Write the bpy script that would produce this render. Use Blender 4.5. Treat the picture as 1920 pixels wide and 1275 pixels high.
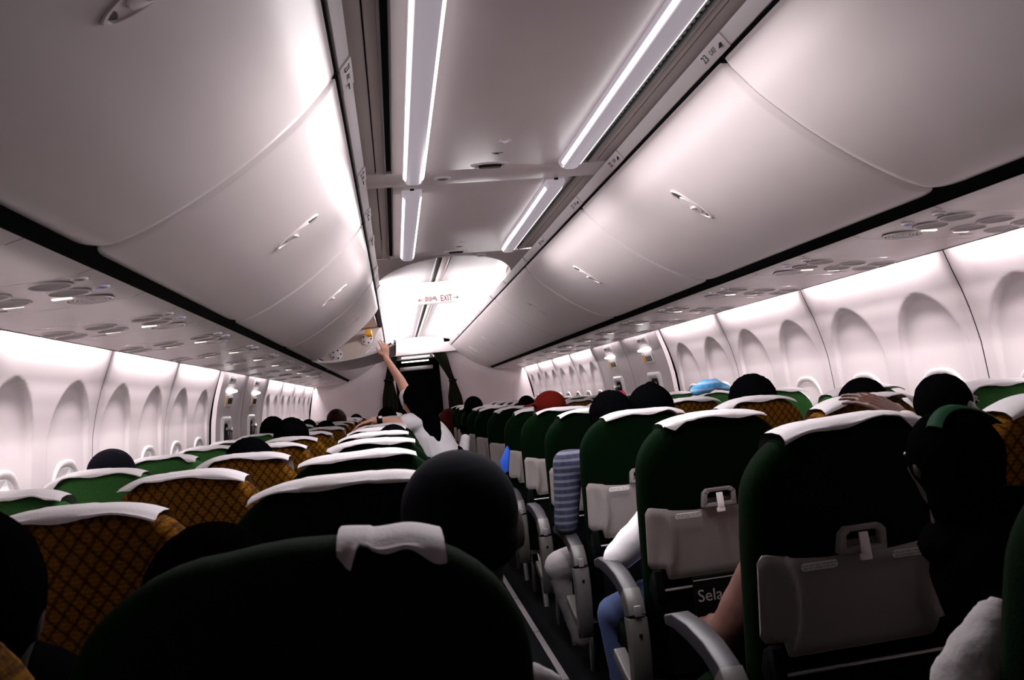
import bpy, bmesh, math, random
from mathutils import Vector, Matrix
from math import sin, cos, pi, sqrt, radians as R
random.seed(7)
for o in list(bpy.data.objects): bpy.data.objects.remove(o)
sc = bpy.context.scene
COL = sc.collection

# ------------------------------------------------------------------ camera
F_PX, VP, ROLL = 1456.0, (742.0, 756.0), R(6.0)
yw = Vector((VP[0]-960, VP[1]-637.5, F_PX)).normalized()
xg = Vector((cos(ROLL), -sin(ROLL), 0)); xw = (xg - yw*xg.dot(yw)).normalized()
zw = xw.cross(yw)
if zw[1] > 0: zw = -zw
def cam_to_world(v): return Vector((xw.dot(v), yw.dot(v), zw.dot(v)))
right, up, back = cam_to_world(Vector((1,0,0))), cam_to_world(Vector((0,-1,0))), -cam_to_world(Vector((0,0,1)))
cd = bpy.data.cameras.new('camera'); cam = bpy.data.objects.new('camera', cd); COL.objects.link(cam)
CAM = Vector((-0.43, 0, 1.30))
cam.matrix_world = Matrix(((right.x, up.x, back.x, CAM.x), (right.y, up.y, back.y, CAM.y), (right.z, up.z, back.z, CAM.z), (0,0,0,1)))
cd.sensor_fit = 'HORIZONTAL'; cd.sensor_width = 36; cd.lens = F_PX/1920*36
cd.clip_start = 0.03; cd.clip_end = 60
cd.dof.use_dof = True; cd.dof.focus_distance = 5.0; cd.dof.aperture_fstop = 11.0
sc.camera = cam
def PX(u, v, y):
    """point of the cabin seen at photo pixel (u, v), at distance y along the cabin"""
    d = cam_to_world(Vector((u-960, v-637.5, F_PX)))
    return CAM + d*((y-CAM.y)/d.y)

# ------------------------------------------------------------------ world, exposure, large lights
w = bpy.data.worlds.new('world'); sc.world = w; w.use_nodes = True
w.node_tree.nodes['Background'].inputs[0].default_value = (0.02, 0.018, 0.02, 1)
w.node_tree.nodes['Background'].inputs[1].default_value = 0.3
sc.view_settings.view_transform = 'Standard'; sc.view_settings.look = 'None'
sc.view_settings.gamma = 1.0; sc.view_settings.exposure = 0.25
sc.view_settings.use_curve_mapping = False
sc.cycles.max_bounces = 8; sc.cycles.diffuse_bounces = 4; sc.cycles.glossy_bounces = 3
sc.cycles.transparent_max_bounces = 8
sc.cycles.use_denoising = True
sc.cycles.sample_clamp_indirect = 4.0
def area(name, loc, direction, sx, sy, watts, color=(1, 0.95, 0.97)):
    l = bpy.data.lights.new(name, 'AREA'); l.shape = 'RECTANGLE'; l.size = sx; l.size_y = sy
    l.energy = watts; l.color = color
    o = bpy.data.objects.new(name, l); COL.objects.link(o); o.location = loc
    z = -Vector(direction).normalized(); y = Vector((0,1,0)); x = y.cross(z).normalized(); y = z.cross(x)
    o.matrix_world = Matrix(((x.x,y.x,z.x,loc[0]),(x.y,y.y,z.y,loc[1]),(x.z,y.z,z.z,loc[2]),(0,0,0,1)))
    return o
SEAMS = [-0.5, 0.55, 1.57, 2.60, 3.64, 4.70, 5.78, 6.86, 7.92, 8.95, 10.0, 11.05, 12.195]
WASH = 5.6
for s in (-1, 1):
    for a, b in zip(SEAMS[:-1], SEAMS[1:]):
        exit_fill = 5.7 < a < 7.5  # exit bays: weak lamp added only to lift the door panels
        area('wall_wash_or_fill_lamp', (s*1.606, (a+b)/2, 1.690), (s*0.30, 0, -1), 0.024, (b-a)-0.16, WASH*(.16 if exit_fill else 1))
    # cove strip and an added fill strip along the tops of the bins, under the vaulted ceiling
    area('cove_or_fill_lamp', (s*0.60, 8.4, 2.125), (-s*0.55, 0, 1), 0.05, 7.2, 420)
    area('cove_or_fill_lamp', (s*0.545, 8.6, 2.165), (-s*1.0, 0, -.30), 0.03, 6.4, 95)  # added fill strip aimed across the cabin to brighten the opposite bins
# aft ceiling lamps' throw (the lenses themselves glow too)
for x, y0, y1 in ((-.30, 1.5, 2.9), (.30, 1.5, 2.9), (-.30, 3.12, 4.52), (.30, 3.12, 4.52)):
    area('ceiling_lamp', (x, (y0+y1)/2, 2.098), (0, 0, -1), 0.08, y1-y0-.06, 17.0)

# ------------------------------------------------------------------ materials
MATS = {}
def new_mat(name):
    m = bpy.data.materials.new(name); m.use_nodes = True; MATS[name] = m
    nt = m.node_tree; return m, nt, nt.nodes['Principled BSDF']
def mat(name, col, rough=.5, metal=0, spec=.5, grain=0, scale=60, bump=0, emis=None, es=0, sheen=0):
    m, nt, b = new_mat(name)
    b.inputs['Base Color'].default_value = (*col, 1); b.inputs['Roughness'].default_value = rough
    b.inputs['Metallic'].default_value = metal; b.inputs['Specular IOR Level'].default_value = spec
    if sheen: b.inputs['Sheen Weight'].default_value = sheen
    if emis: b.inputs['Emission Color'].default_value = (*emis, 1); b.inputs['Emission Strength'].default_value = es
    if grain or bump:
        tc = nt.nodes.new('ShaderNodeTexCoord'); n = nt.nodes.new('ShaderNodeTexNoise')
        n.inputs['Scale'].default_value = scale; n.inputs['Detail'].default_value = 3
        nt.links.new(tc.outputs['Object'], n.inputs['Vector'])
        if grain:
            mx = nt.nodes.new('ShaderNodeMix'); mx.data_type = 'RGBA'
            mx.inputs['A'].default_value = (*[c*(1-grain) for c in col], 1)
            mx.inputs['B'].default_value = (*[min(1, c*(1+grain)) for c in col], 1)
            nt.links.new(n.outputs['Fac'], mx.inputs['Factor']); nt.links.new(mx.outputs['Result'], b.inputs['Base Color'])
        if bump:
            bp = nt.nodes.new('ShaderNodeBump'); bp.inputs['Strength'].default_value = bump; bp.inputs['Distance'].default_value = .002
            nt.links.new(n.outputs['Fac'], bp.inputs['Height']); nt.links.new(bp.outputs['Normal'], b.inputs['Normal'])
    return m
PLAS = mat('cabin_plastic', (.76, .675, .68), .34, grain=.025, scale=9, spec=.5)
WALLM = mat('sidewall_plastic', (.66, .575, .59), .5, grain=.02, scale=7, spec=.3)
PSUM = mat('service_plastic', (.74, .655, .66), .24, grain=.02, scale=9, spec=.55)
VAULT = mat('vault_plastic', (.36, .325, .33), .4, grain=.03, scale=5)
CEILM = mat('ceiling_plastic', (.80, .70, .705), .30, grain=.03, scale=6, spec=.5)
SIDEC = mat('ceiling_side_metal', (.52, .44, .42), .38, grain=.05, scale=5)
RAILM = mat('rail_plastic', (.82, .76, .77), .4)
SEAM = mat('gasket_black', (.006, .006, .007), .7, spec=.04)
SLOT = mat('slot_dark', (.02, .018, .02), .6, spec=.04)
GREYP = mat('grey_plastic', (.16, .145, .15), .45, grain=.06, scale=30)
TRAYM = mat('tray_plastic', (.26, .225, .22), .42, grain=.04, scale=80)
TRAYL = mat('tray_latch_plastic', (.27, .235, .23), .4)
WHITE = mat('white_plastic', (.86, .83, .84), .4)
CLOTH = mat('white_cloth', (.40, .37, .38), .9, grain=.04, scale=200, bump=.4)
BLACKP = mat('black_plastic', (.003, .003, .0035), .5, spec=.04)
STEEL = mat('brushed_metal', (.42, .40, .40), .35, metal=.9)
CARPET = mat('carpet_dark', (.003, .003, .0035), .95, spec=.04, grain=.5, scale=300)
INKM = mat('ink_black', (.01, .01, .012), .7)
REDINK = mat('sign_red', (.20, .0015, .001), .8, spec=0, emis=(.7, .02, .01), es=.0)
ORANGE = mat('placard_orange', (.85, .42, .03), .5)
BLUEB = mat('call_button_blue', (.03, .04, .32), .3, emis=(.05, .06, .6), es=.15)
CREAM = mat('bin_lining_cream', (.62, .52, .47), .5)
DISH = mat('lamp_dish_grey', (.25, .215, .215), .5)
BOWL_SHADE = mat('latch_bowl_shade', (.10, .085, .075), .5)  # recess shade put into the colour; the disc itself is nearly flat
SPKR = mat('speaker_grey', (.40, .35, .355), .5)
LENS = mat('lens_lilac', (.42, .38, .42), .3, emis=(.62, .55, .62), es=.35)
TUBE = mat('tube_glow', (.9, .9, .92), .3, emis=(1, .97, 1), es=3.2)
SIGNW = mat('exit_sign_face', (.40, .38, .38), .5, spec=.1, emis=(1, .95, .96), es=.5)
LIT = mat('lit_sign', (.9, .8, .7), .4, emis=(1, .86, .7), es=1.6)
LITW = mat('lit_white', (.9, .9, .9), .4, emis=(1, .98, 1), es=2.2)
SCREEN = mat('screen_blue', (.5, .7, .9), .4, emis=(.55, .8, 1), es=1.5)
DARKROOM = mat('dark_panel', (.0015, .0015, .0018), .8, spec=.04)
CURTAIN = mat('curtain_olive', (.02, .02, .013), .85, spec=.04, grain=.3, scale=40)
LATCHG = mat('window_bezel', (.62, .55, .56), .4)

def fabric(name, c1, c2, lattice):
    m, nt, b = new_mat(name); b.inputs['Roughness'].default_value = .95; b.inputs['Specular IOR Level'].default_value = .03
    tc = nt.nodes.new('ShaderNodeTexCoord')
    no = nt.nodes.new('ShaderNodeTexNoise'); no.inputs['Scale'].default_value = 220
    nt.links.new(tc.outputs['Object'], no.inputs['Vector'])
    src = no.outputs['Fac']
    if lattice:
        prev = None
        for ang in (R(38), R(-38), R(90)):
            mp = nt.nodes.new('ShaderNodeMapping'); mp.inputs['Rotation'].default_value = (0, ang, 0)
            nt.links.new(tc.outputs['Object'], mp.inputs['Vector'])
            wv = nt.nodes.new('ShaderNodeTexWave'); wv.wave_type = 'BANDS'; wv.bands_direction = 'X'
            wv.inputs['Scale'].default_value = 13 if ang != R(90) else 34; wv.inputs['Distortion'].default_value = 1.2
            wv.inputs['Detail'].default_value = 2; wv.inputs['Detail Scale'].default_value = 6
            nt.links.new(mp.outputs[0], wv.inputs['Vector'])
            cr = nt.nodes.new('ShaderNodeValToRGB'); cr.color_ramp.elements[0].position = .0; cr.color_ramp.elements[1].position = .30; cr.color_ramp.elements[0].color = (.25,.25,.25,1)
            if ang == R(90):
                cr.color_ramp.elements[0].color = (.55, .55, .55, 1)
            nt.links.new(wv.outputs['Fac'], cr.inputs['Fac'])
            if prev is None: prev = cr.outputs['Color']
            else:
                mu = nt.nodes.new('ShaderNodeMix'); mu.data_type = 'RGBA'; mu.blend_type = 'MULTIPLY'; mu.inputs['Factor'].default_value = 1
                nt.links.new(prev, mu.inputs['A']); nt.links.new(cr.outputs['Color'], mu.inputs['B']); prev = mu.outputs['Result']
        mu = nt.nodes.new('ShaderNodeMix'); mu.data_type = 'RGBA'; mu.blend_type = 'MULTIPLY'; mu.inputs['Factor'].default_value = .8
        nt.links.new(prev, mu.inputs['A']); nt.links.new(no.outputs['Fac'], mu.inputs['B']); src = mu.outputs['Result']
    mx = nt.nodes.new('ShaderNodeMix'); mx.data_type = 'RGBA'
    mx.inputs['A'].default_value = (*c1, 1); mx.inputs['B'].default_value = (*c2, 1)
    nt.links.new(src, mx.inputs['Factor']); nt.links.new(mx.outputs['Result'], b.inputs['Base Color'])
    bp = nt.nodes.new('ShaderNodeBump'); bp.inputs['Strength'].default_value = .35; bp.inputs['Distance'].default_value = .002
    nt.links.new(no.outputs['Fac'], bp.inputs['Height']); nt.links.new(bp.outputs['Normal'], b.inputs['Normal'])
    return m
GREEN_SHADED = fabric('seat_green_shaded', (.0002, .0016, .0003), (.0011, .0078, .0016), False)  # seat green with the shade on the aisle backs put into the colour
GREEN_LIT = fabric('seat_green_lit', (.010, .040, .010), (.03, .09, .022), False)  # same seat green, lightened for the wall lamps' glow on window seats
MUST = fabric('seat_mustard', (.012, .004, .0008), (.16, .066, .006), True)

def skinm(name, c): 
    m = mat(name, c, .5, grain=.08, scale=25); m.node_tree.nodes['Principled BSDF'].inputs['Subsurface Weight'].default_value = 0; return m
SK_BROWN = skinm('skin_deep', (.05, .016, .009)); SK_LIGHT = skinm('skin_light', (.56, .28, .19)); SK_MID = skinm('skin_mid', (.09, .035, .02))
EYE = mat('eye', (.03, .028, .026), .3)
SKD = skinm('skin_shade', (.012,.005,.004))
HAIR = mat('hair_black', (.0012, .0012, .0015), .9, spec=.0, grain=.5, scale=120, bump=.6)
HAIRM = mat('hair_maroon', (.010, .0022, .0022), .6, spec=.04, grain=.4, scale=90, bump=.5)
SH_BLACK = mat('shirt_black', (.0012, .0012, .0016), .9, spec=.0); SH_WHITE = mat('shirt_white', (.72, .69, .72), .9, grain=.03, scale=20)
SH_GREY = mat('knit_grey', (.22, .20, .205), .95, grain=.1, scale=120, bump=.6); SH_RED = mat('shirt_red', (.016, .0012, .001), .9, spec=.04)
JEANS = mat('jeans_blue', (.03, .05, .13), .9, grain=.3, scale=150); SH_BROWN = mat('jacket_brown', (.08, .026, .016), .8, grain=.3, scale=18)
NAVY = mat('cap_navy', (.0018, .0018, .0036), .9, spec=.04, grain=.2, scale=60); REDC = mat('cap_red', (.055, .0035, .002), .85, spec=.03, grain=.15, scale=40)
GREENS = mat('scarf_green', (.001, .022, .008), .7, spec=.04, grain=.3, scale=30); ORNS = mat('scarf_orange', (.10, .010, .003), .7)
def plaid(name, base, line, line2, sc_):
    m, nt, b = new_mat(name); b.inputs['Roughness'].default_value = .9
    tc = nt.nodes.new('ShaderNodeTexCoord'); prev = None
    for d in 'XYZ':
        wv = nt.nodes.new('ShaderNodeTexWave'); wv.bands_direction = d; wv.inputs['Scale'].default_value = sc_
        nt.links.new(tc.outputs['Object'], wv.inputs['Vector'])
        cr = nt.nodes.new('ShaderNodeValToRGB'); cr.color_ramp.elements[0].position = .6; cr.color_ramp.elements[1].position = .75
        nt.links.new(wv.outputs['Fac'], cr.inputs['Fac'])
        mx = nt.nodes.new('ShaderNodeMix'); mx.data_type = 'RGBA'
        if prev is None: mx.inputs['A'].default_value = (*base, 1)
        else: nt.links.new(prev, mx.inputs['A'])
        mx.inputs['B'].default_value = (*(line if d != 'Z' else line2), 1)
        ml = nt.nodes.new('ShaderNodeMath'); ml.operation = 'MULTIPLY'; ml.inputs[1].default_value = .55
        nt.links.new(cr.outputs['Color'], ml.inputs[0]); nt.links.new(ml.outputs[0], mx.inputs['Factor'])
        prev = mx.outputs['Result']
    nt.links.new(prev, b.inputs['Base Color']); return m
PLAID = plaid('plaid_blue', (.005, .008, .028), (.014, .018, .045), (.13, .13, .17), 11)
STRIPE = plaid('stripe_blue', (.05, .28, .62), (.09, .35, .6), (.5, .62, .7), 10)
BLUEBAG = mat('bag_blue', (.01, .07, .45), .5); LIME = mat('lime_cloth', (.22, .5, .03), .7); PINK = mat('pink_cloth', (.6, .03, .1), .8)

# ------------------------------------------------------------------ mesh builder
class MB:
    def __init__(s): s.v = []; s.f = []; s.m = []
    def add(s, vs, fs, mi=0):
        b = len(s.v); s.v += [tuple(v) for v in vs]; s.f += [tuple(i+b for i in f) for f in fs]; s.m += [mi]*len(fs)
    def box(s, a, b, mi=0):
        x0,y0,z0 = a; x1,y1,z1 = b
        s.add([(x0,y0,z0),(x1,y0,z0),(x1,y1,z0),(x0,y1,z0),(x0,y0,z1),(x1,y0,z1),(x1,y1,z1),(x0,y1,z1)],
              [(0,3,2,1),(4,5,6,7),(0,1,5,4),(1,2,6,5),(2,3,7,6),(3,0,4,7)], mi)
    def loft(s, rings, closed=True, cap=True, mi=0):
        n = len(rings[0]); vs = [p for r in rings for p in r]; fs = []
        for i in range(len(rings)-1):
            for j in range(n if closed else n-1):
                k = (j+1) % n; fs.append((i*n+j, i*n+k, (i+1)*n+k, (i+1)*n+j))
        if cap and closed: fs.append(tuple(range(n-1, -1, -1))); fs.append(tuple(range((len(rings)-1)*n, len(rings)*n)))
        s.add(vs, fs, mi)
    def grid(s, fn, nu, nv, mi=0):
        vs = [fn(i/nu, j/nv) for i in range(nu+1) for j in range(nv+1)]
        s.add(vs, [(i*(nv+1)+j, (i+1)*(nv+1)+j, (i+1)*(nv+1)+j+1, i*(nv+1)+j+1) for i in range(nu) for j in range(nv)], mi)
    def tube(s, pts, r, n=8, mi=0, cap=True):
        pts = [Vector(p) for p in pts]; rr = r if isinstance(r, (list, tuple)) else [r]*len(pts); rings = []
        for i, p in enumerate(pts):
            t = (pts[min(i+1, len(pts)-1)] - pts[max(i-1, 0)]).normalized()
            a = t.cross(Vector((0,0,1)) if abs(t.z) < .9 else Vector((1,0,0))).normalized(); b = t.cross(a)
            rings.append([p + (a*cos(2*pi*k/n) + b*sin(2*pi*k/n))*rr[i] for k in range(n)])
        s.loft(rings, True, cap, mi)
    def ell(s, c, r, nu=16, nv=10, mi=0, rot=None):
        rings = []
        c = Vector(c)
        for i in range(nv+1):
            ph = pi*i/nv; ph = min(max(ph, .05), pi-.05)
            ring = [Vector((r[0]*sin(ph)*cos(2*pi*k/nu), r[1]*sin(ph)*sin(2*pi*k/nu), r[2]*cos(ph))) for k in range(nu)]
            if rot: ring = [rot @ p for p in ring]
            rings.append([c+p for p in ring])
        s.loft(rings, True, True, mi)
    def prism(s, poly, axis_fn, a, b, mi=0):
        n = len(poly)
        s.add([axis_fn(p, a) for p in poly] + [axis_fn(p, b) for p in poly],
              [tuple(range(n-1, -1, -1)), tuple(range(n, 2*n))] + [(i, (i+1) % n, (i+1) % n+n, i+n) for i in range(n)], mi)
    def mesh(s, name, mats, smooth=True, bevel=0, angle=35):
        me = bpy.data.meshes.new(name); me.from_pydata(s.v, [], s.f)
        for m in (mats if isinstance(mats, (list, tuple)) else [mats]): me.materials.append(m)
        me.polygons.foreach_set('material_index', s.m)
        bm = bmesh.new(); bm.from_mesh(me); bmesh.ops.recalc_face_normals(bm, faces=bm.faces)
        if bevel:
            es = [e for e in bm.edges if len(e.link_faces) == 2 and e.calc_face_angle(0) > R(40)]
            bmesh.ops.bevel(bm, geom=es, offset=bevel, segments=2, affect='EDGES', profile=.6)
        bm.to_mesh(me); bm.free()
        if smooth:
            me.polygons.foreach_set('use_smooth', [True]*len(me.polygons))
            me.set_sharp_from_angle(angle=R(angle))
        return me
def link(name, me, parent=None, loc=None):
    o = bpy.data.objects.new(name, me); COL.objects.link(o)
    if parent: o.parent = parent
    if loc is not None: o.location = loc
    return o
def part(name, mb, mats, parent=None, smooth=True, bevel=0, loc=None, label=None, angle=35):
    o = link(name, mb.mesh(name, mats, smooth, bevel, angle), parent, loc)
    if label: o['label'] = label
    return o
def empty(name, loc=(0,0,0), parent=None):
    o = bpy.data.objects.new(name, None); COL.objects.link(o); o.location = loc; o.empty_display_size = .05
    if parent: o.parent = parent
    return o
def tag(o, label, cat, group=None):
    o['label'] = label; o['category'] = cat
    if group: o['group'] = group
    return o
def struct(name): o = empty(name); o['kind'] = 'structure'; return o
def smark(o): o['kind'] = 'structure'; return o
def text(name, body, size, m, parent, origin, xdir, ydir, align='CENTER', extrude=.0004):
    c = bpy.data.curves.new(name, 'FONT'); c.body = body; c.size = size; c.align_x = align; c.align_y = 'CENTER'; c.extrude = extrude
    c.resolution_u = 3
    c.materials.append(m); o = bpy.data.objects.new(name, c); COL.objects.link(o)
    x = Vector(xdir).normalized(); y = Vector(ydir).normalized(); z = x.cross(y); y = z.cross(x)
    o.matrix_world = Matrix(((x.x,y.x,z.x,origin[0]),(x.y,y.y,z.y,origin[1]),(x.z,y.z,z.z,origin[2]),(0,0,0,1)))
    mw = o.matrix_world.copy(); dg = bpy.context.evaluated_depsgraph_get(); me = bpy.data.meshes.new_from_object(o.evaluated_get(dg)); bpy.data.objects.remove(o); bpy.data.curves.remove(c)
    me.name = name; me.materials.clear(); me.materials.append(m)
    o = bpy.data.objects.new(name, me); COL.objects.link(o); o.matrix_world = mw
    if parent:
        o.parent = parent; o.matrix_parent_inverse = Matrix.Translation(-Vector(parent.location)) if parent.parent is None else Matrix.Identity(4)
    return o
def smooth(t): t = max(0, min(1, t)); return t*t*(3-2*t)
def interp(tab, t):
    for (a, b), (c, d) in zip(tab[:-1], tab[1:]):
        if t <= c: return b + (d-b)*(t-a)/(c-a) if t > a else b
    return tab[-1][1]
def catmull(P, n):
    out = []; m = len(P)-1
    for i in range(n+1):
        t = i/n*m; k = min(int(t), m-1); u = t-k
        p0, p1, p2, p3 = (Vector(P[max(k-1,0)]), Vector(P[k]), Vector(P[k+1]), Vector(P[min(k+2,m)]))
        out.append(.5*((2*p1)+(-p0+p2)*u+(2*p0-5*p1+4*p2-p3)*u*u+(-p0+3*p1-3*p2+p3)*u**3))
    return out

# ================================================================== STRUCTURE
YB = 12.2                                  # forward bulkhead
fl = MB(); fl.box((-1.75, -1.2, -.05), (1.75, 15.2, 0)); f = smark(part('floor', fl, CARPET, smooth=False))
tr = struct('trim_1')
for k in range(18):
    b = MB(); y0 = -.9+k*.73; b.box((.183, y0, 0), (.213, y0+.72, .006)); part('floor_path_strip', b, GREYP, tr, False)
# unseen black wall ending the modelled stretch, added to keep the seat backs dark
b = MB(); b.box((-1.75, -1.25, 0), (1.75, -1.2, 2.3)); smark(part('wall_unseen_dark', b, DARKROOM, smooth=False))

# ---- side walls -----------------------------------------------------
PROF = [(0,1.60),(.3,1.66),(.5,1.70),(.9,1.752),(1.1,1.755),(1.3,1.738),(1.42,1.715),(1.5,1.695),(1.58,1.668),(1.65,1.645),(1.72,1.618),(1.82,1.56)]
def wallx(z): return interp(PROF, z)
WIN = {}
def wall_panel(root, s, y0, y1):
    ws = [y0+(y1-y0)*.25, y0+(y1-y0)*.75]
    def fn(u, v):
        z = .02 + 1.80*v
        y = y0+.0025 + (y1-y0-.005)*u
        d = 0
        for yc in ws:
            hw = .196
            ztop = 1.515
            dy = abs(y-yc)/hw
            zz = (z-(ztop-.26))/.26
            q = sqrt(dy*dy + max(0, zz)**2) if zz > 0 else dy
            e = smooth((1.0-q)/.07)
            low = smooth((z-.55)/.2)
            dep = .003+.016*smooth((z-.95)/.5)
            d = max(d, e*low*dep)
        edge = min(y-y0, y1-y)
        d += .004*(1-smooth(edge/.012))
        # soft pillar swelling towards the seams near the top
        d -= .010*(1-smooth(edge/.10))*smooth((z-1.3)/.35)
        return (s*(wallx(z)+d), y, z)
    b = MB(); b.grid(fn, 100, 150)
    p = part('wall_panel', b, WALLM, root, angle=60)
    for yc in ws:
        zc = 1.0
        def ring(hw, hh, off, n=28):
            out = []
            for k in range(n):
                a = 2*pi*k/n; ca, sa = cos(a), sin(a)
                yy = hw*math.copysign(abs(ca)**.75, ca); zz = hh*math.copysign(abs(sa)**.75, sa)
                out.append((s*(wallx(zc+zz)+.006-off), yc+yy, zc+zz))
            return out
        b = MB(); b.loft([ring(.150,.215,-.010), ring(.148,.213,.001), ring(.142,.207,.005), ring(.130,.192,.004), ring(.120,.182,-.006)], True, False)
        part('window_frame', b, LATCHG, p, angle=60)
        b = MB(); b.loft([ring(.121,.183,-.004), ring(.06,.09,-.004)], True, True); b.box((s*(wallx(.86)-.012) if s>0 else s*(wallx(.86)+.004), yc-.04, .845),(s*(wallx(.86)+.004) if s>0 else s*(wallx(.86)-.012), yc+.04, .86))
        part('window_shade', b, WHITE, p, angle=60)
    return p
def exit_panel(root, s, y0, y1):
    """overwing exit: flat plug panel with sign, lamp, placard and handle recess"""
    yc = (y0+y1)/2
    def fn(u, v):
        z = .02+1.72*v; y = y0+.004+(y1-y0-.008)*u
        e = min(y-y0, y1-y); rib = .035*smooth((y-y0)/.02)*(1-smooth((y-y0-.05)/.03)) if y0 < 6 else 0
        d = -.012*(1-smooth(e/.05))-rib
        return (s*(wallx(z)+d+.006), y, z)
    b = MB(); b.grid(fn, 50, 40); part('door_panel', b, WALLM, root, angle=60)
    def on(y, z, off=.0): return Vector((s*(wallx(z)+.006-off), y, z))
    def patch(name, m, ya, yb, za, zb, off, th=.006, par=root):
        b = MB(); o = [on(ya,za,off), on(yb,za,off), on(yb,zb,off), on(ya,zb,off)]; i = [on(ya,za,off-th), on(yb,za,off-th), on(yb,zb,off-th), on(ya,zb,off-th)]
        b.loft([i, o], True, True); return part(name, b, m, par, bevel=.0015)
    sgn = patch('exit_sign_box', GREYP if False else CEILM, yc-.16, yc+.10, 1.575, 1.635, .012, .012)
    c = on(yc-.03, 1.605, .014); u = (on(yc, 1.635, 0)-on(yc, 1.575, 0)).normalized()
    text('sign_text', 'EXIT', .040, INKM, None, c+Vector((0, .05*s*-1+0, 0)), (0, -s, 0), u).parent = sgn
    text('sign_text', 'መውጫ', .036, INKM, None, c+Vector((0, .055*s, 0)), (0, -s, 0), u).parent = sgn
    # lamp: half-round lens
    b = MB(); cpt = on(yc, 1.535, .0); rr = []
    for q, off in ((0, 0), (1, .035)):
        rr.append([on(yc+.15*cos(a)*(1-.2*q), 1.525+.018*sin(a)*(1-.3*q), off) for a in [2*pi*k/20 for k in range(20)]])
    b.loft(rr, True, True); part('exit_lamp', b, LITW, root)
    pl = patch('placard', WHITE, yc-.12, yc+.12, 1.41, 1.495, .010, .008)
    patch('orange_block', ORANGE, (yc+.06 if s>0 else yc-.115), (yc+.115 if s>0 else yc-.06), 1.415, 1.49, .0115, .003, pl)
    for k in range(4):
        yy = yc+(.035-.04*k)*s; b = MB(); b.tube([on(yy, 1.43, .012), on(yy-.006, 1.455, .012), on(yy, 1.475, .012)], [.004,.006,.004], 6); b.tube([on(yy-.012, 1.43, .012), on(yy, 1.452, .012)], .0025, 5)
        part('diagram_figure', b, INKM, pl)
    patch('small_notice', CEILM, yc-.07, yc+.04, 1.345, 1.353, .008, .003)
    # handle recess
    b = MB(); b.box((0,0,0),(0,0,0)); b = MB()
    def rect(hw, z0, z1, off, n=5):
        pts = []
        for cy, cz, a0 in ((hw-.04, z1-.05, 0), (-hw+.04, z1-.05, pi/2), (-hw+.04, z0+.03, pi), (hw-.04, z0+.03, 3*pi/2)):
            for k in range(n): a = a0+pi/2*k/(n-1); pts.append(on(yc+cy+.04*cos(a), cz+(.05 if a0 < 3 else .03)*sin(a), off))
        return pts
    b.loft([rect(.17,1.04,1.335,-.01), rect(.17,1.04,1.335,.006), rect(.155,1.05,1.32,.018), rect(.11,1.08,1.285,.014), rect(.105,1.09,1.28,-.0)], True, False)
    fr = part('handle_surround', b, RAILM, root, angle=60)
    b = MB(); b.loft([rect(.11,1.085,1.285,.001), rect(.03,1.15,1.2,.0005)], True, True); part('handle_recess', b, BLACKP, fr)
    b = MB(); b.tube([on(yc-.08,1.24,.03), on(yc,1.22,.045), on(yc+.08,1.24,.03)], .012, 8); b.tube([on(yc,1.22,.04), on(yc+.03,1.12,.03)], [.012,.02], 8)
    part('handle', b, STEEL, fr)
for s, nm in ((-1,'left'),(1,'right')):
    root = struct('wall_'+nm)
    b = MB(); b.grid(lambda u, v: (s*(wallx(.0+1.82*v)+.05), -1.2+13.4*u, 1.82*v), 4, 16); part('outer_shell', b, DARKROOM, root)
    nd = 0
    for a, c in zip(SEAMS[:-1], SEAMS[1:]):
        if 5.7 < a < 7.5:
            nd += 1
            d = struct('door_%d' % (nd + (0 if s < 0 else 2))); exit_panel(d, s, a, c)
        else: wall_panel(root, s, a, c)

# ---- ceiling ----------------------------------------------------------
ZC = 2.15
ceil = struct('ceiling')
def cbox(name, m, x0, x1, y0, y1, z0=ZC, z1=ZC+.012, par=ceil, bevel=.002):
    b = MB(); b.box((x0,y0,z0),(x1,y1,z1)); return part(name, b, m, par, bevel=bevel)
SEG = [(-.2, 1.26), (1.26+.02, 2.86), (3.055, 4.60)]
for a, c in ((-1.2, 1.25), (1.26, 2.868), (3.058, 4.60)):
    cbox('ceiling_panel', CEILM, -.362, .362, a, c)
    for s in (-1, 1):
        def sx(p, q): return (min(s*p, s*q), max(s*p, s*q))
        x0, x1 = sx(.362, .368); cbox('channel_rail', STEEL, x0, x1, a, c, ZC-.004, ZC+.02)
        x0, x1 = sx(.368, .386); cbox('channel_slot', SLOT, x0, x1, a, c, ZC+.018, ZC+.03, bevel=0)
        x0, x1 = sx(.386, .394); cbox('channel_rail', STEEL, x0, x1, a, c, ZC-.004, ZC+.02)
        x0, x1 = sx(.394, .422); cbox('side_strip', SIDEC, x0, x1, a, c, ZC+.002, ZC+.014)
        x0, x1 = sx(.426, .56); cbox('side_panel', SIDEC, x0, x1, a, c, ZC+.004, ZC+.016)
    if a > 1:   # beaded edge of the right-hand channel
        b = MB()
        for k in range(int((c-a)/.03)): b.box((.3735, a+.03*k+.004, ZC+.004), (.3805, a+.03*k+.02, ZC+.018))
        o = part('channel_beading', b, STEEL, ceil, False); o['kind'] = 'stuff'
cbox('cross_panel', CEILM, -.56, .56, 2.872, 3.054, ZC-.001, ZC+.012)
cbox('cross_panel', CEILM, -.56, .56, 1.252, 1.258, ZC-.001, ZC+.012)
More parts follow.
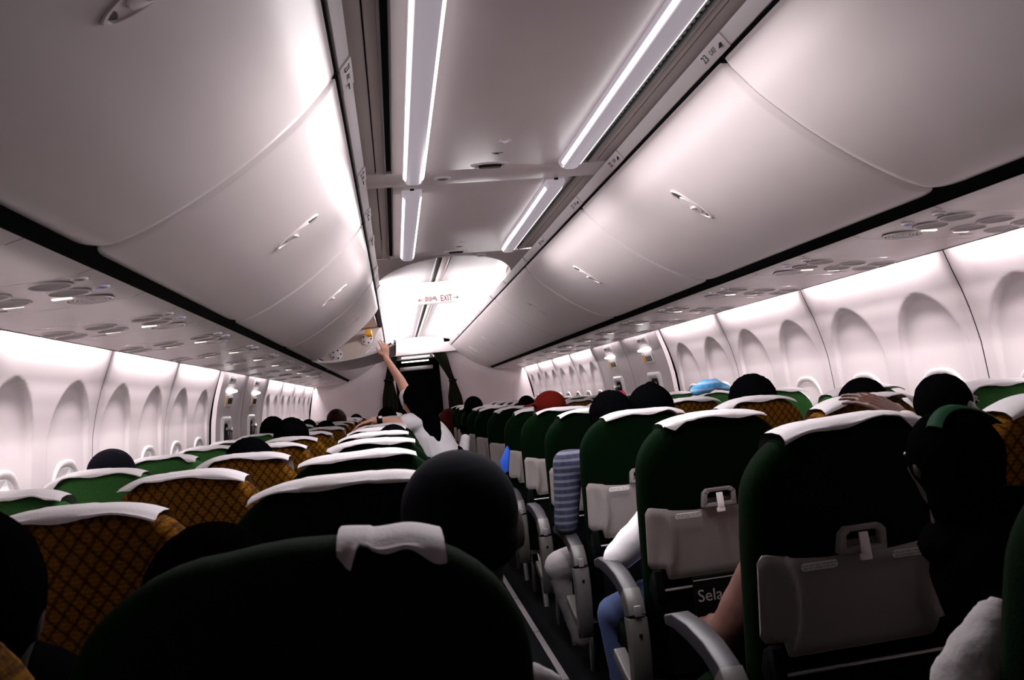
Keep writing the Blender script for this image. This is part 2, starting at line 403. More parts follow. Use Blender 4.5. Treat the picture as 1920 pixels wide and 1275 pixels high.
# aft lip with the elliptical cut-out that opens to the vaulted ceiling
def yel(x): return 5.86-1.20*sqrt(max(0, 1-(x/.50)**2))
b = MB(); xs = [-.5+i/60 for i in range(61)]; xs = [.50*sin(pi/2*(i/30-1)) for i in range(61)]
lo = [(x, 4.604, ZC) for x in xs]; ed = [(x, yel(x), ZC) for x in xs]; up_ = [(x, yel(x)+.03, ZC+.05) for x in xs]; up2 = [(x, yel(x)+.04, ZC+.16) for x in xs]
b.loft([lo, ed, up_, up2], False, False)
b.box((-.56,4.604,ZC),(-.5,5.95,ZC+.02)); b.box((.5,4.604,ZC),(.56,5.95,ZC+.02))
part('ceiling_arch_panel', b, CEILM, ceil, angle=50)
# vaulted ceiling
def vz(x): return 2.15+.14*cos(min(1, abs(x)/.66)*pi/2)**.8
VS = [4.45, 6.6, 7.4, 8.2, 9.0, 9.8, 10.6, 11.4, 12.2]
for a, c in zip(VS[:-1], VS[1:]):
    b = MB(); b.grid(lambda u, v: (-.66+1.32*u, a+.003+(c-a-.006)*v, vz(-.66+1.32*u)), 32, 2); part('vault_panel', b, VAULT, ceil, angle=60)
for x in (-.052, .04):
    b = MB(); b.box((x, 4.7, vz(x)-.012), (x+.012, 12.1, vz(x)+.005)); part('vault_rail', b, STEEL, ceil, bevel=.002)
b = MB(); b.box((-.038, 4.7, vz(0)-.004), (-.012, 12.1, vz(0)+.005)); part('vault_slot', b, SLOT, ceil, False)
b = MB(); b.box((-.01, 4.7, vz(0)-.006), (.038, 12.1, vz(0)+.005)); part('vault_slot_cover', b, SIDEC, ceil, False)
b = MB(); b.box((-.75, -1.2, 2.34), (.75, 12.2, 2.36)); part('outer_shell', b, DARKROOM, ceil, False)
# fascia over the bulkhead doorway
def fas(u, v):
    x = -.72+1.44*u; z = 2.02+.15*v; return (x, 12.02-.10*sin(v*pi/2)*0+.06*(v**2)-.02*cos(u*pi*2)*0, z)
b = MB(); b.grid(fas, 12, 6); b.box((-.72, 12.03, 2.015), (.72, 12.2, 2.03)); part('header_fascia', b, RAILM, ceil, angle=60)

# small fittings in the ceiling
def disc_ring(b, c, r, h, n=20, sx=1, sy=1, mi=0):
    b.loft([[(c[0]+r*sx*cos(2*pi*k/n), c[1]+r*sy*sin(2*pi*k/n), c[2]) for k in range(n)],
            [(c[0]+r*.92*sx*cos(2*pi*k/n), c[1]+r*.92*sy*sin(2*pi*k/n), c[2]-h) for k in range(n)],
            [(c[0]+r*.72*sx*cos(2*pi*k/n), c[1]+r*.72*sy*sin(2*pi*k/n), c[2]-h) for k in range(n)],
            [(c[0]+r*.66*sx*cos(2*pi*k/n), c[1]+r*.66*sy*sin(2*pi*k/n), c[2]-h*.3) for k in range(n)]], True, True, mi)
for i, (yy, where) in enumerate(((2.82, 'beside the nearest pair of long lamps'), (4.50, 'just before the arched ceiling opening'))):
    r = empty('ceiling_vent', (0, yy, ZC)); tag(r, 'long oval ceiling exhaust grille with a dark slot, '+where, 'vent')
    b = MB(); disc_ring(b, (0,0,0), .075, .006, 28, 1, .38); part('bezel', b, RAILM, r, angle=60)
    b = MB(); b.box((-.042,-.014,-.012),(.042,.014,-.003)); part('slot', b, SLOT, r, bevel=.004)
    b = MB(); b.box((-.036,-.006,-.016),(.036,.006,-.010)); part('blade', b, GREYP, r, bevel=.002)
    r = empty('ceiling_button', (.02, yy-.26, ZC)); tag(r, 'small round ceiling fitting '+('behind the nearest oval vent' if i == 0 else 'behind the oval vent near the arch'), 'ceiling fitting')
    b = MB(); disc_ring(b, (0,0,0), .022, .005); part('bezel', b, RAILM, r); b = MB(); b.ell((0,0,-.002),(.012,.012,.004)); part('lens', b, LENS, r)
    r = empty('ceiling_notice', (.01, yy-.13, ZC)); tag(r, 'tiny printed notice with a dark wedge on the ceiling '+('by the nearest vent' if i == 0 else 'by the vent near the arch'), 'sign')
    b = MB(); b.box((-.02,-.004,-.0012),(.02,.0,0)); b.prism([(-.012,0),(.012,0),(0,-.012)], lambda p, h: (p[0], p[1]+.012, h), -.0012, 0); part('print', b, INKM, r, False)
for xx, yy, where in ((-.17, 2.965, 'on the nearer ceiling cross panel'), (.17, 4.68, 'on the ceiling before the arch')):
    r = empty('smoke_detector', (xx, yy, ZC)); tag(r, 'small oval white cover with grey centre '+where, 'detector')
    b = MB(); disc_ring(b, (0,0,0), .034, .008, 20, 1, .8); part('cover', b, RAILM, r, angle=60); b = MB(); b.ell((0,0,-.003),(.024,.018,.006)); part('lens', b, DISH, r)
# long lamp fixtures
def lamp_fixture(x, y0, y1, label):
    r = empty('ceiling_light', (x, (y0+y1)/2, ZC)); tag(r, label, 'ceiling light', 'long ceiling lamps')
    h = (y1-y0)/2
    prof = [(-.041, 0), (-.040, -.012), (-.028, -.032), (-.016, -.037), (.016, -.037), (.028, -.032), (.040, -.012), (.041, 0)]
    rings = []
    for yy, k in ((-h, .75), (-h+.02, 1), (h-.02, 1), (h, .75)): rings.append([(p[0]*(.85+.15*k), yy, p[1]*k) for p in prof])
    b = MB(); b.loft(rings, True, True); part('lens_cover', b, LENS, r, angle=30)
    for q in (-1, 1):
        b = MB(); b.box((-.0065, -h+.05, -.0015), (.0065, h-.05, .0015)); 
        o = part('glowing_tube', b, TUBE, r, False); o.location = (q*.0350, 0, -.0228); o.rotation_euler = (0, q*-R(59), 0)
    for q in (-1, 1):
        b = MB(); b.box((-.008, -.004, -.006), (.008, .004, 0)); o = part('clip', b, BLACKP, r, False); o.location = (0, q*(h+.012), 0)
    return r
for x, y0, y1, lab in ((-.285, 1.48, 2.93, 'left long ceiling lamp of the nearer pair, lilac lens with two glowing tubes'),
                       (.305, 1.40, 2.84, 'right long ceiling lamp of the nearer pair, beside the beaded black slot'),
                       (-.285, 3.11, 4.53, 'left long ceiling lamp of the farther pair, ending before the arched opening'),
                       (.305, 3.08, 4.50, 'right long ceiling lamp of the farther pair, ending before the arched opening')):
    lamp_fixture(x, y0, y1, lab)
# hanging EXIT sign
sy = 6.45
ex = empty('exit_sign', (0, sy, 2.17)); tag(ex, 'white hanging EXIT sign with red letters and arrows under the vaulted ceiling', 'sign')
b = MB(); b.prism([(-.185,.10),(.185,.10),(.185,-.06),(.165,-.08),(-.165,-.08),(-.185,-.06)], lambda p, h: (p[0], h, p[1]), -.02, .02); part('sign_box', b, SIGNW, ex, bevel=.004)
def red(t, x, sz, sx, z=-.045):
    o = text('lettering', t, sz, REDINK, ex, (x, sy-.0215, 2.17+z), (1,0,0), (0,0,1))
    for v in o.data.vertices: v.co.x *= sx
red('EXIT', .066, .072, .66); red('መውጫ', -.062, .052, .68)
for q in (-1, 1):
    b = MB(); x = q*.148; b.box((x-.02, -.0225, -.0475), (x+.02, -.0205, -.0435))
    for t in (-1, 1): b.prism([(x+q*.02, -.0455), (x+q*.005, -.0455+t*.014), (x+q*.002, -.0455+t*.011), (x+q*.014, -.0455)], lambda p, h: (p[0], h, p[1]), -.0225, -.0205)
    part('arrow', b, REDINK, ex, False)

# ---- overhead bins -----------------------------------------------------
BP = catmull([(.497,2.105),(.548,2.048),(.60,1.995),(.71,1.905),(.82,1.830),(.93,1.768),(1.01,1.733),(1.085,1.712)], 26)
def bskin(t):
    t = max(0, min(1, t))*26; k = min(int(t), 25); p = BP[k].lerp(BP[k+1], t-k); d = (BP[k+1]-BP[k]).normalized(); n = Vector((-abs(d.y), -abs(d.x))); return p, n
def door_mesh(L, s):
    ys = [0,.004,.012,.03,.055,.085] + [.085+(L-.17)*i/8 for i in range(1,8)] + [L-.085,L-.055,L-.03,L-.012,L-.004,L]
    r = .085
    def fn(y, j):
        e = min(y, L-y); q = max(0, 1-e/r); tmax = 1-.085*(1-sqrt(max(0, 1-q*q)))
        t = j/30*tmax; p, n = bskin(t)
        ins = .010*(1-smooth(e/.014)); 
        # roll the lower edge inwards
        if j > 27: k = (j-27)/3; ins += .012*k*k
        if j < 2: ins += .006*(1-j/2)
        return (s*(p.x-n.x*ins), y, p.y-n.y*ins)
    b = MB(); vs = [fn(y, j) for y in ys for j in range(31)]; n = 31
    # close behind: inner lips
    b.add(vs, [(i*n+j, (i+1)*n+j, (i+1)*n+j+1, i*n+j+1) for i in range(len(ys)-1) for j in range(n-1)])
    low = [fn(y, 30) for y in ys]; b.loft([low, [(v[0]+s*.02, v[1], v[2]+.035) for v in low]], False, False)
    for yy in (0, L):
        b.add([fn(yy, j) for j in range(31)] + [(s*1.12, yy, 1.80), (s*.56, yy, 2.14)], [tuple(range(33))])
    return b
def latch_parts(root, s, L):
    p, n = bskin(.42); p2, _ = bskin(.44); d = Vector((s*(p2.x-p.x), 0, p2.y-p.y)).normalized(); nn = Vector((s*n.x, 0, n.y)).normalized(); yv = Vector((0,1,0)); c = Vector((s*p.x, L/2, p.y))
    def el(a, bb, off, sh=0, N=28): return [c+d*(a*cos(2*pi*k/N)+sh)+yv*(bb*sin(2*pi*k/N))+nn*off for k in range(N)]
    b = MB(); b.loft([el(.092,.031,-.006), el(.091,.0305,.003), el(.084,.0255,.003), el(.082,.024,-.001)], True, False); l = part('latch_rim', b, PLAS, root, angle=60)
    b = MB(); b.loft([el(.083,.0245,-.001), el(.02,.005,-.0005)], True, True); part('latch_recess_shade', b, BOWL_SHADE, l)
    b = MB(); b.loft([el(.050,.0245,-.002,0), el(.048,.023,.004,0), el(.03,.012,.0055,0)], True, True); part('latch_paddle', b, PLAS, l, angle=60)
    b = MB(); b.ell(c+d*.018+nn*.004, (.016,.014,.006)); part('latch_button', b, RAILM, l)
BINY = [-1.25, .31, 1.88, 3.46, 5.04, 6.62, 8.20, 9.78, 11.36, 12.19]
ORD = ['first','second','third','fourth','fifth','sixth','seventh','eighth','ninth','tenth','eleventh','twelfth','thirteenth','fourteenth','fifteenth','sixteenth','seventeenth','eighteenth']
bin_cache = {}
seamt = struct('trim_2')
RAILP = [(.489,2.113),(.500,2.118),(.482,2.152),(.462,2.148)]
for s, nm in ((-1,'left'),(1,'right')):
    for i, (a, c) in enumerate(zip(BINY[:-1], BINY[1:])):
        L = round(c-a-.006, 3)
        opened = (s < 0 and i == 5)
        lab = {0:'at the top of the picture, nearest the camera',1:'nearest one whose latch shows'}.get(i)
        r = empty('overhead_bin', (0, a+.003, 0))
        lbl = ('open overhead bin on the left, tilted down and held by the woman in the aisle' if opened else
               'closed curved white overhead bin, %s along the %s side from the camera' % (ORD[max(i-1,0)] if i else 'partly visible one nearest', nm))
        tag(r, lbl, 'overhead bin', 'overhead bins on the %s side' % nm)
        if opened: open_root = (r, L, a); continue
        key = (s, L)
        if key not in bin_cache: bin_cache[key] = door_mesh(L, s).mesh('bin_door', [PLAS], True, 0, 50)
        link('bin_door', bin_cache[key], r)
        if L > 1 and i > 0: latch_parts(r, s, L)
    # rail pieces with placards, gasket line, black gap under the bins
    for i, (a, c) in enumerate(zip(BINY[:-1], BINY[1:])):
        b = MB(); b.prism([(s*x, z) for x, z in RAILP], lambda p, h: (p[0], h, p[1]), a+.004, c-.004); part('bin_rail', b, RAILM, seamt, bevel=.003)
    b = MB(); b.prism([(s*x, z) for x, z in [(.496,2.110),(.52,2.10),(.56,2.13),(.50,2.16)]], lambda p, h: (p[0], h, p[1]), -1.2, 12.19); part('gasket', b, SEAM, seamt, False)
    b = MB(); b.prism([(s*x, z) for x, z in [(1.075,1.735),(1.118,1.700),(1.16,1.69),(1.16,1.80),(1.10,1.80)]], lambda p, h: (p[0], h, p[1]), -1.2, 12.19); part('gap_strip', b, SEAM, seamt, False)
    b = MB(); b.prism([(s*x, z) for x, z in [(.55,2.12),(.56,2.11),(.72,2.11),(.72,2.12)]], lambda p, h: (p[0], h, p[1]), -1.2, 12.19); part('cove_shelf', b, RAILM, seamt, False)
# row placards clipped on the rails
def rail_pt(s, k, off=0): # k 0 lower .. 1 upper
    p = Vector((.489,2.113)).lerp(Vector((.462,2.146)), k); n = Vector((-.034,-.022)).normalized()
    p = p+n*off; return Vector((s*p.x, 0, p.y))
PLC = {1: [1.87, 2.80, 3.45, 4.30, 4.95, 5.9, 6.75, 7.7, 8.6, 9.5, 10.4], -1: [1.93, 2.82, 3.40, 3.95, 4.8, 5.6]}
rown = 23
for s, nm in ((1,'right'),(-1,'left')):
    for i, y in enumerate(PLC[s]):
        r = empty('row_placard', (0, y, 0)); tag(r, 'white row number placard clipped on the %s bin rail, %s from the camera%s' % (nm, ORD[i], ', reading 23' if (s > 0 and i == 0) else ''), 'sign', 'row placards on the %s rail' % nm)
        b = MB(); b.loft([[rail_pt(s,-.05,.004)+Vector((0,t,0)), rail_pt(s,1.0,.004)+Vector((0,t,0)), rail_pt(s,1.0,.0)+Vector((0,t,0)), rail_pt(s,-.05,.0)+Vector((0,t,0))] for t in (-.075,.075)], True, True)
        part('plate', b, RAILM, r, bevel=.0012)
        if i < 4:
            u = (rail_pt(s,1)-rail_pt(s,0)).normalized(); c = rail_pt(s,.5,.0046)+Vector((0,y,0)); xd = (0,-s,0)
            text('row_number', str(rown-i) if s > 0 else str(rown-i), .030, INKM, r, c+Vector((0, .045*s, 0)), xd, u)
            text('seat_letters', 'DEF' if s > 0 else 'ABC', .020, GREYP, r, c+Vector((0, -.005*s, 0)), xd, u)
            b = MB(); cc = rail_pt(s,.5,.0046)+Vector((0,-.05*s,0)); b.box((cc.x-.001,cc.y-.006,cc.z-.010),(cc.x+.0015,cc.y+.006,cc.z+.004)); b.ell(cc+Vector((0,0,.009)),(.002,.004,.004),8,6); part('person_icon', b, INKM, r, False)
# the open bin
r, L, a = open_root
piv = Vector((-1.085, 1.712)); ang = R(27)
me = door_mesh(L, -1)
me.v = [ (piv.x + (x-piv.x)*cos(ang)+(z-piv.y)*sin(ang), y, piv.y - (x-piv.x)*sin(ang)+(z-piv.y)*cos(ang)) for x, y, z in me.v]
me.f = [f for f in me.f if len(f) < 20]; me.m = [0]*len(me.f)
dp = part('bin_door', me, [PLAS], r, angle=50)
def rotp(x, z): return (piv.x+(x-piv.x)*cos(ang)+(z-piv.y)*sin(ang), piv.y-(x-piv.x)*sin(ang)+(z-piv.y)*cos(ang))
# door rim (thickness), bucket side walls
b = MB()
for yy in (.0, L-.014):
    pts = [rotp(-p.x, p.y) for p in BP]; inn = [rotp(-(p.x+.01), p.y+.015) for p in BP]
    poly = pts + [rotp(-1.085, 1.80), rotp(-.80, 2.02)]
    poly = pts + inn[::-1]
    b.prism(poly, lambda p, h: (p[0], h, p[1]), yy, yy+.014)
b.prism([rotp(-.497,2.105), rotp(-.515,2.10), rotp(-.53,2.135), rotp(-.505,2.135)], lambda p, h: (p[0], h, p[1]), 0, L)
part('bin_rim', b, [RAILM], r, angle=40)
# fixed lined interior: end wall at the far side with round hinge discs, back and ceiling
b = MB(); b.prism([(-.52,2.12),(-.60,1.96),(-.75,1.83),(-1.08,1.71),(-1.40,1.74),(-1.45,2.0),(-1.1,2.2)], lambda p, h: (p[0], h, p[1]), L-.03, L-.016); part('end_wall', b, CREAM, r, False)
b = MB(); b.prism([(-1.45,2.0),(-1.1,2.2),(-.56,2.2),(-.56,2.22),(-1.12,2.22),(-1.47,2.02)], lambda p, h: (p[0], h, p[1]), 0, L); part('lining', b, DARKROOM, r, False)
for q, (x, z) in enumerate(((-.98, 1.86), (-.66, 1.99))):
    b = MB(); b.loft([[(x+.06*cos(t)*k, L-.032-h, z+.06*sin(t)*k) for t in [2*pi*i/20 for i in range(20)]] for k, h in ((1,0),(1,.01),(.85,.014))], True, True); hd = part('hinge_disc', b, RAILM, r)
    for i in range(5): b = MB(); b.ell((x+.042*cos(i*1.257), L-.05, z+.042*sin(i*1.257)), (.008,.005,.008), 8, 6); part('screw', b, BLACKP, hd)
b = MB(); b.box((-.66, L-.4, 2.0), (-.6, L-.1, 2.06)); bg = part('luggage_tag', b, ORANGE, None, bevel=.01); bg.location.y = a
tag(bg, 'orange strap end poking out at the top of the open bin', 'strap')

# ---- passenger service panels under the bins -----------------------------
def psz(x): # height of the service surface at |x|
    return interp([(1.09,1.695),(1.13,1.680),(1.2,1.670),(1.4,1.658),(1.6,1.650)], x)
ps = struct('trim_3')
PY = [-.70+.735*k for k in range(18)]
PY = [y for y in PY if y < 12]
def ps_surface(y0, y1, s):
    b = MB(); b.grid(lambda u, v: (s*(1.104+.491*u), y0+.0015+(y1-y0-.003)*v, psz(1.104+.491*u)), 14, 2)
    b.grid(lambda u, v: (s*(1.595-.004*u), y0+.0015+(y1-y0-.003)*v, 1.650+.03*u), 1, 2)
    return b
dish_me = None
def cone_dish(c, r, s, n=22):
    b = MB(); rings = []
    for k, dz in ((1.08, .0), (1.04, -.004), (.98, -.004), (.93, .001)):
        rings.append([(r*k*cos(2*pi*i/n), r*k*sin(2*pi*i/n), dz) for i in range(n)])
    b.loft(rings, True, False, 0)
    b.loft([[(r*k*cos(2*pi*i/n), r*k*sin(2*pi*i/n), dz) for i in range(n)] for k, dz in ((.94,-.0005),(.5,-.0008))], True, True, 1)
    return b
DM = cone_dish(0, .048, 1).mesh('reading_lamp_dish', [RAILM, DISH], True, 0, 60)
bb = MB()
for k in range(5):
    r0 = .012+.0105*k; n = 26
    bb.loft([[(rr*cos(2*pi*i/n), rr*sin(2*pi*i/n), dz) for i in range(n)] for rr, dz in ((r0,0),(r0+.001,-.004),(r0+.005,-.004),(r0+.006,0))], True, False, 0)
bb.loft([[(rr*cos(2*pi*i/26), rr*sin(2*pi*i/26), -.0004) for i in range(26)] for rr in (.062,.01)], True, True, 1)
for q in range(2): bb.box((-.05 if q else -.003, -.003 if q else -.05, -.0045), (.05 if q else .003, .003 if q else .05, -.0015), 0)
SM = bb.mesh('speaker_grille', [RAILM, SPKR], True, 0, 60)
bb = MB(); disc_ring(bb, (0,0,0), .020, .005, 16); CBR = bb.mesh('button_ring', [RAILM], True)
bb = MB(); bb.ell((0,0,-.001), (.013,.013,.005), 14, 8); CBL = bb.mesh('button', [BLUEB], True); CBG = CBL.copy(); CBG.materials[0] = DISH
bb = MB(); bb.box((-.024,-.006,-.0025),(.024,.006,.001)); LSM = bb.mesh('lit_sign', [LIT], True, .001)
for s, nm in ((-1,'left'),(1,'right')):
    for i, y in enumerate(PY):
        b = ps_surface(y-.30, y+.09, s)
        r = empty('service_panel', (0,0,0)); r.location = (0,0,0)
        tag(r, 'passenger service panel with lamps and speaker under the %s bins, %s from the camera' % (nm, ORD[i-1]) if i > 0 else 'passenger service panel under the %s bins right above the camera row' % nm, 'service panel', 'service panels on the %s side' % nm)
        part('panel_face', b, PSUM, r, angle=60)
        def put(n, me, x, yy, dz=0):
            o = link(n, me, r, (s*x, yy, psz(x)+dz)); o.rotation_euler = (0, s*.05, 0); return o
        if y < 8.2:
            for cx in (1.225, 1.385, 1.535):
                for dy in (-.235, -.125): put('reading_lamp', DM, cx, y+dy+(cx-1.22)*.25)
            put('speaker_grille', SM, 1.225, y+.01)
            put('button_ring', CBR, 1.145, y-.13); put('call_button', CBL, 1.145, y-.13)
            put('button_ring', CBR, 1.15, y-.26); put('small_lamp', CBG, 1.15, y-.26)
            put('lit_sign', LSM, 1.27, y-.055, -.001); put('lit_sign', LSM, 1.40, y-.03, -.001)
            b = MB(); b.box((s*1.47-.03, y+.02, psz(1.47)-.001), (s*1.47+.03, y+.026, psz(1.47)+.003)); part('label_slot', b, DISH, r, False)
        else:
            for cx in (1.25, 1.5): put('reading_lamp', DM, cx, y-.15)
        y2 = (PY[i+1]-.30) if i+1 < len(PY) else 12.19
        b = ps_surface(y+.09, y2, s); part('filler_panel', b, PSUM, ps, angle=60)
    b = MB(); b.prism([(s*1.596,1.648),(s*1.599,1.648),(s*1.599,1.654),(s*1.596,1.654)], lambda p, h: (p[0], h, p[1]), -1.2, 12.19); part('edge_line', b, SEAM, ps, False)
    b = MB(); b.prism([(s*1.17,1.705),(s*1.56,1.705),(s*1.56,1.80),(s*1.17,1.80)], lambda p, h: (p[0], h, p[1]), -1.2, 12.19); part('panel_backing', b, RAILM, ps, False)

# ---- forward bulkhead, doorway, galley ----------------------------------------
for s, nm in ((-1,'left'),(1,'right')):
    b = MB(); xi = .40; b.prism([(s*xi,0),(s*1.62,0),(s*1.77,1.0),(s*1.66,1.6),(s*1.5,1.85),(s*1.0,2.25),(s*xi,2.25)], lambda p, h: (p[0], h, p[1]), YB, YB+.04)
    smark(part('wall_front_'+nm, b, WALLM, None, bevel=.003))
b = MB(); b.box((-.5,YB,2.02),(.5,YB+.04,2.3)); smark(part('wall_front_header', b, RAILM, None, False))
for s, nm in ((-1,'left'),(1,'right')):
    b = MB(); b.box((min(s*.42,s*.46), YB+.04, 0), (max(s*.42,s*.46), 14.3, 2.1)); smark(part('wall_galley_'+nm, b, WALLM, None, False))
b = MB(); b.box((-.5, YB, 2.06), (.5, 14.3, 2.1)); smark(part('ceiling_galley', b, CEILM, None, False))
dr = struct('door_5')
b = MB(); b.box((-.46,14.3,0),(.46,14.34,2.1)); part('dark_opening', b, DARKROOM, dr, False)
b = MB(); b.box((-.30,14.24,1.86),(.30,14.3,1.93)); part('door_header', b, STEEL, dr, bevel=.004)
for q, z in enumerate((2.02, 1.965)):
    g = MB(); g.box((-.26, 13.4+q*.5, z+.03),(.22, 13.46+q*.5, z+.05)); tag(part('galley_light', g, TUBE, None, False), 'glowing strip lamp %s the dark doorway beyond the curtains' % ('farther above' if q else 'nearer above'), 'ceiling light')
g = MB(); g.box((.28, 12.5, 2.035),(.36, 13.4, 2.058)); tag(part('galley_light', g, TUBE, None, False), 'slanting glowing lamp at the right of the galley ceiling', 'ceiling light')
scn = MB(); c = PX(738, 743, 12.9); scn.box((c.x-.05, c.y, c.z-.06),(c.x+.05,c.y+.02,c.z+.06)); tag(part('screen', scn, SCREEN, None, bevel=.004), 'small glowing blue-white panel between the left curtain and the woman', 'screen')
def curtain(label, top, tie, bot, y0):
    r = empty('curtain', (0, y0, 0)); tag(r, label, 'curtain')
    def body(P, name, n=44):
        b = MB(); rows = []
        for (cx, hw, z) in P:
            rows.append([(cx-hw+2*hw*k/n, .03*sin(k*1.35)*min(1, hw/.1)-.02, z) for k in range(n+1)])
        b.loft(rows, False, False); back_ = [[(p[0], p[1]+.02, p[2]) for p in row] for row in rows]; b.loft(back_, False, False)
        return part(name, b, CURTAIN, r, angle=50)
    body([(top[0]+(tie[0]-top[0])*t, top[1]+(tie[1]-top[1])*smooth(t), top[2]+(tie[2]-top[2])*t) for t in [i/8 for i in range(9)]], 'upper_drape')
    body([(tie[0]+(bot[0]-tie[0])*t, tie[1]+(bot[1]-tie[1])*t**.3, tie[2]+(bot[2]-tie[2])*t) for t in [i/6 for i in range(7)]], 'lower_drape')
    b = MB(); b.tube([(tie[0]-tie[1]-.01,-.03,tie[2]),(tie[0],-.07,tie[2]-.01),(tie[0]+tie[1]+.01,-.03,tie[2])], .018, 8); part('tie_back', b, BLACKP, r)
curtain('olive curtain tied back at the right of the forward doorway', (.30,.10,2.02), (.47,.045,1.56), (.545,.15,.05), 12.08)
curtain('dark olive curtain bunched at the left of the forward doorway', (-.40,.07,2.02), (-.50,.06,1.66), (-.56,.15,.05), 12.08)

# ================================================================== SEATS
YK = [.85, 1.57, 2.31, 3.05, 3.80, 4.55, 5.25, 6.27, 7.32, 8.10, 8.86, 9.60, 10.33, 11.10]
def tilt(z): return -.24*(z-.88) if z > .45 else -.24*(.45-.88)
def back_outline(hw, inset, n=10, waist=.012):
    """rounded-top silhouette; returns list of (x, z)"""
    top, bot = 1.165-inset, .44+inset; r = .165-inset*.5; w_ = hw-inset
    pts = [(-(w_-waist*1.5), bot), (-(w_-waist), .62), (-(w_-waist*.4), .80), (-w_, .93)]
    for k in range(n+1):
        a = pi - pi/2*k/n; pts.append((-(w_-r)+r*cos(a)*1.0, top-.155+.155*sin(a) if False else top-r*.92+r*.92*sin(a)))
    mid = [(-(w_-r)*(1-2*k/4), top+.006*sin(pi*k/4)) for k in range(1, 4)]
    R_ = [(-x, z) for x, z in pts[::-1]]
    return pts+mid+R_
def make_back(hw, m, name):
    rings = []
    for ins, y in ((.045, -.004), (.022, .0), (.006, .014), (0, .034), (0, .072), (.006, .09), (.03, .104), (.07, .108)):
        rings.append([(x, y+tilt(z), z) for x, z in back_outline(hw, ins)])
    b = MB(); b.loft(rings, True, True); return b.mesh(name, [m], True, 0, 80)
def make_cover(hw, seed, wd=.165, xo=0):
    rnd = random.Random(seed); ph = [rnd.uniform(0, 6.28) for _ in range(6)]; flap = rnd.choice([-1, -1, 1, 0]); fl_a = rnd.uniform(.010, .026)
    skew = rnd.uniform(-.006, .006)
    tab = []
    N, Mv = 28, 9
    r = .165; w_ = .23
    def ztop(x):
        ax = abs(x); e = w_-r
        if hw < .225: e = .21-r
        z = 1.168 if ax < e else 1.165-r*.92+sqrt(max(0, (r*.92)**2-((ax-e)*.92)**2))
        return .62*z+.38*1.168          # the sheet is stiff: it does not follow the shoulder all the way
    def fn(u, v):
        x = xo+(u-.5)*2*wd+skew*10*(v-.5)*.1
        zt = ztop(x)+.005+.0015*sin(9*u+ph[0])
        drop = .013+.006*sin(5*u+ph[1])+.004*sin(13*u+ph[2])
        if flap: drop += fl_a*max(0, 1-abs((u if flap < 0 else 1-u)-.10)/.10)
        path = [(-.010, -drop), (-.008, -drop*.6), (-.004, -.008), (.012, .001), (.045, .004), (.085, .001), (.106, -.012), (.116, -.07), (.122, -.16)]
        t = v*(len(path)-1); k = min(int(t), len(path)-2); f_ = t-k
        y = path[k][0]*(1-f_)+path[k+1][0]*f_; z = path[k][1]*(1-f_)+path[k+1][1]*f_
        lift = .010*max(0, sin(4*u+ph[3]))*(1 if v < .4 else 0)
        zz = zt+z; return (x, y-lift*.5+tilt(min(zz, 1.17)), zz)
    b = MB(); b.grid(fn, N, Mv*2); return b.mesh('headrest_cover', [CLOTH], True, 0, 70)
BACKS = {('green', .235): make_back(.235, GREEN_SHADED, 'backrest'), ('must', .21): make_back(.212, MUST, 'backrest'), ('lamplit', .21): make_back(.214, GREEN_LIT, 'backrest')}
COVERS = [make_cover(.235, k) for k in range(7)]
COVN = [make_cover(.21, k+20) for k in range(6)]
CRUMP = make_cover(.235, 3, .052, .085)
def cushion(hw, m):
    rings = []
    for z, i in ((.33, .02), (.345, 0), (.44, 0), (.465, .015), (.472, .05)):
        x = hw-i; y0, y1 = .12+i, .58-i; c = .05
        rings.append([(-x+c,y0,z),(x-c,y0,z),(x,y0+c,z),(x,y1-c,z),(x-c,y1,z),(-x+c,y1,z),(-x,y1-c,z),(-x,y0+c,z)])
    b = MB(); b.loft(rings, True, True); return b.mesh('seat_cushion', [m], True, 0, 60)
CUSH = {k: cushion(hw-.01, m) for k, hw, m in (('green', .235, GREEN_SHADED), ('must', .212, MUST), ('lamplit', .214, GREEN_LIT))}
# tray table: dished panel with two curved ridges, latch, placards
def tray_mesh():
    b = MB(); W_ = .233; nx, nz = 44, 14
    def zt(x): return .892+.010*(abs(x)/W_)**2*1.6-.012*(1-(x/W_)**2)+.008*max(0, 1-abs(x)/.07)
    def zb(x):
        ax = abs(x); return .672 if ax < .168 else (.672+(ax-.168)/.012*.038 if ax < .18 else .712)
    def ridge(x, z):
        t = (z-.67)/.23; xr = .150+.030*(2*t-1)**2
        ax = abs(x); d = ax-xr
        if d < 0: return -.013*smooth(-d/.014)+.0
        return .005*smooth(1-d/.025)-.007*smooth((d-.02)/.03)
    def fn(u, v, back_=False):
        x = (u-.5)*2*W_; z0, z1 = zb(x), zt(x)
        e = min(u, 1-u)*2*W_
        if e < .02: k = .02-sqrt(max(0, .02**2-(.02-e)**2)); z0 += k*.8; z1 -= k
        z = z0+(z1-z0)*v
        ev = min(v, 1-v)*(z1-z0); rim = -.006*(1-smooth(ev/.008))-.006*(1-smooth(e/.008))
        y = -.022-ridge(x, z)-rim+tilt(z)*.75+.0
        if back_: y = tilt(z)*.75-.004
        return (x, y, z)
    b.grid(fn, nx, nz); b.grid(lambda u, v: fn(u, v, True), nx, nz)
    for uu in (0, 1): b.grid(lambda u, v: tuple(Vector(fn(uu, v)).lerp(Vector(fn(uu, v, True)), u)), 1, nz)
    for vv in (0, 1): b.grid(lambda u, v: tuple(Vector(fn(u, vv)).lerp(Vector(fn(u, vv, True)), v)), nx, 1)
    return b.mesh('tray_table', [TRAYM], True, 0, 45)
TRAY = tray_mesh()
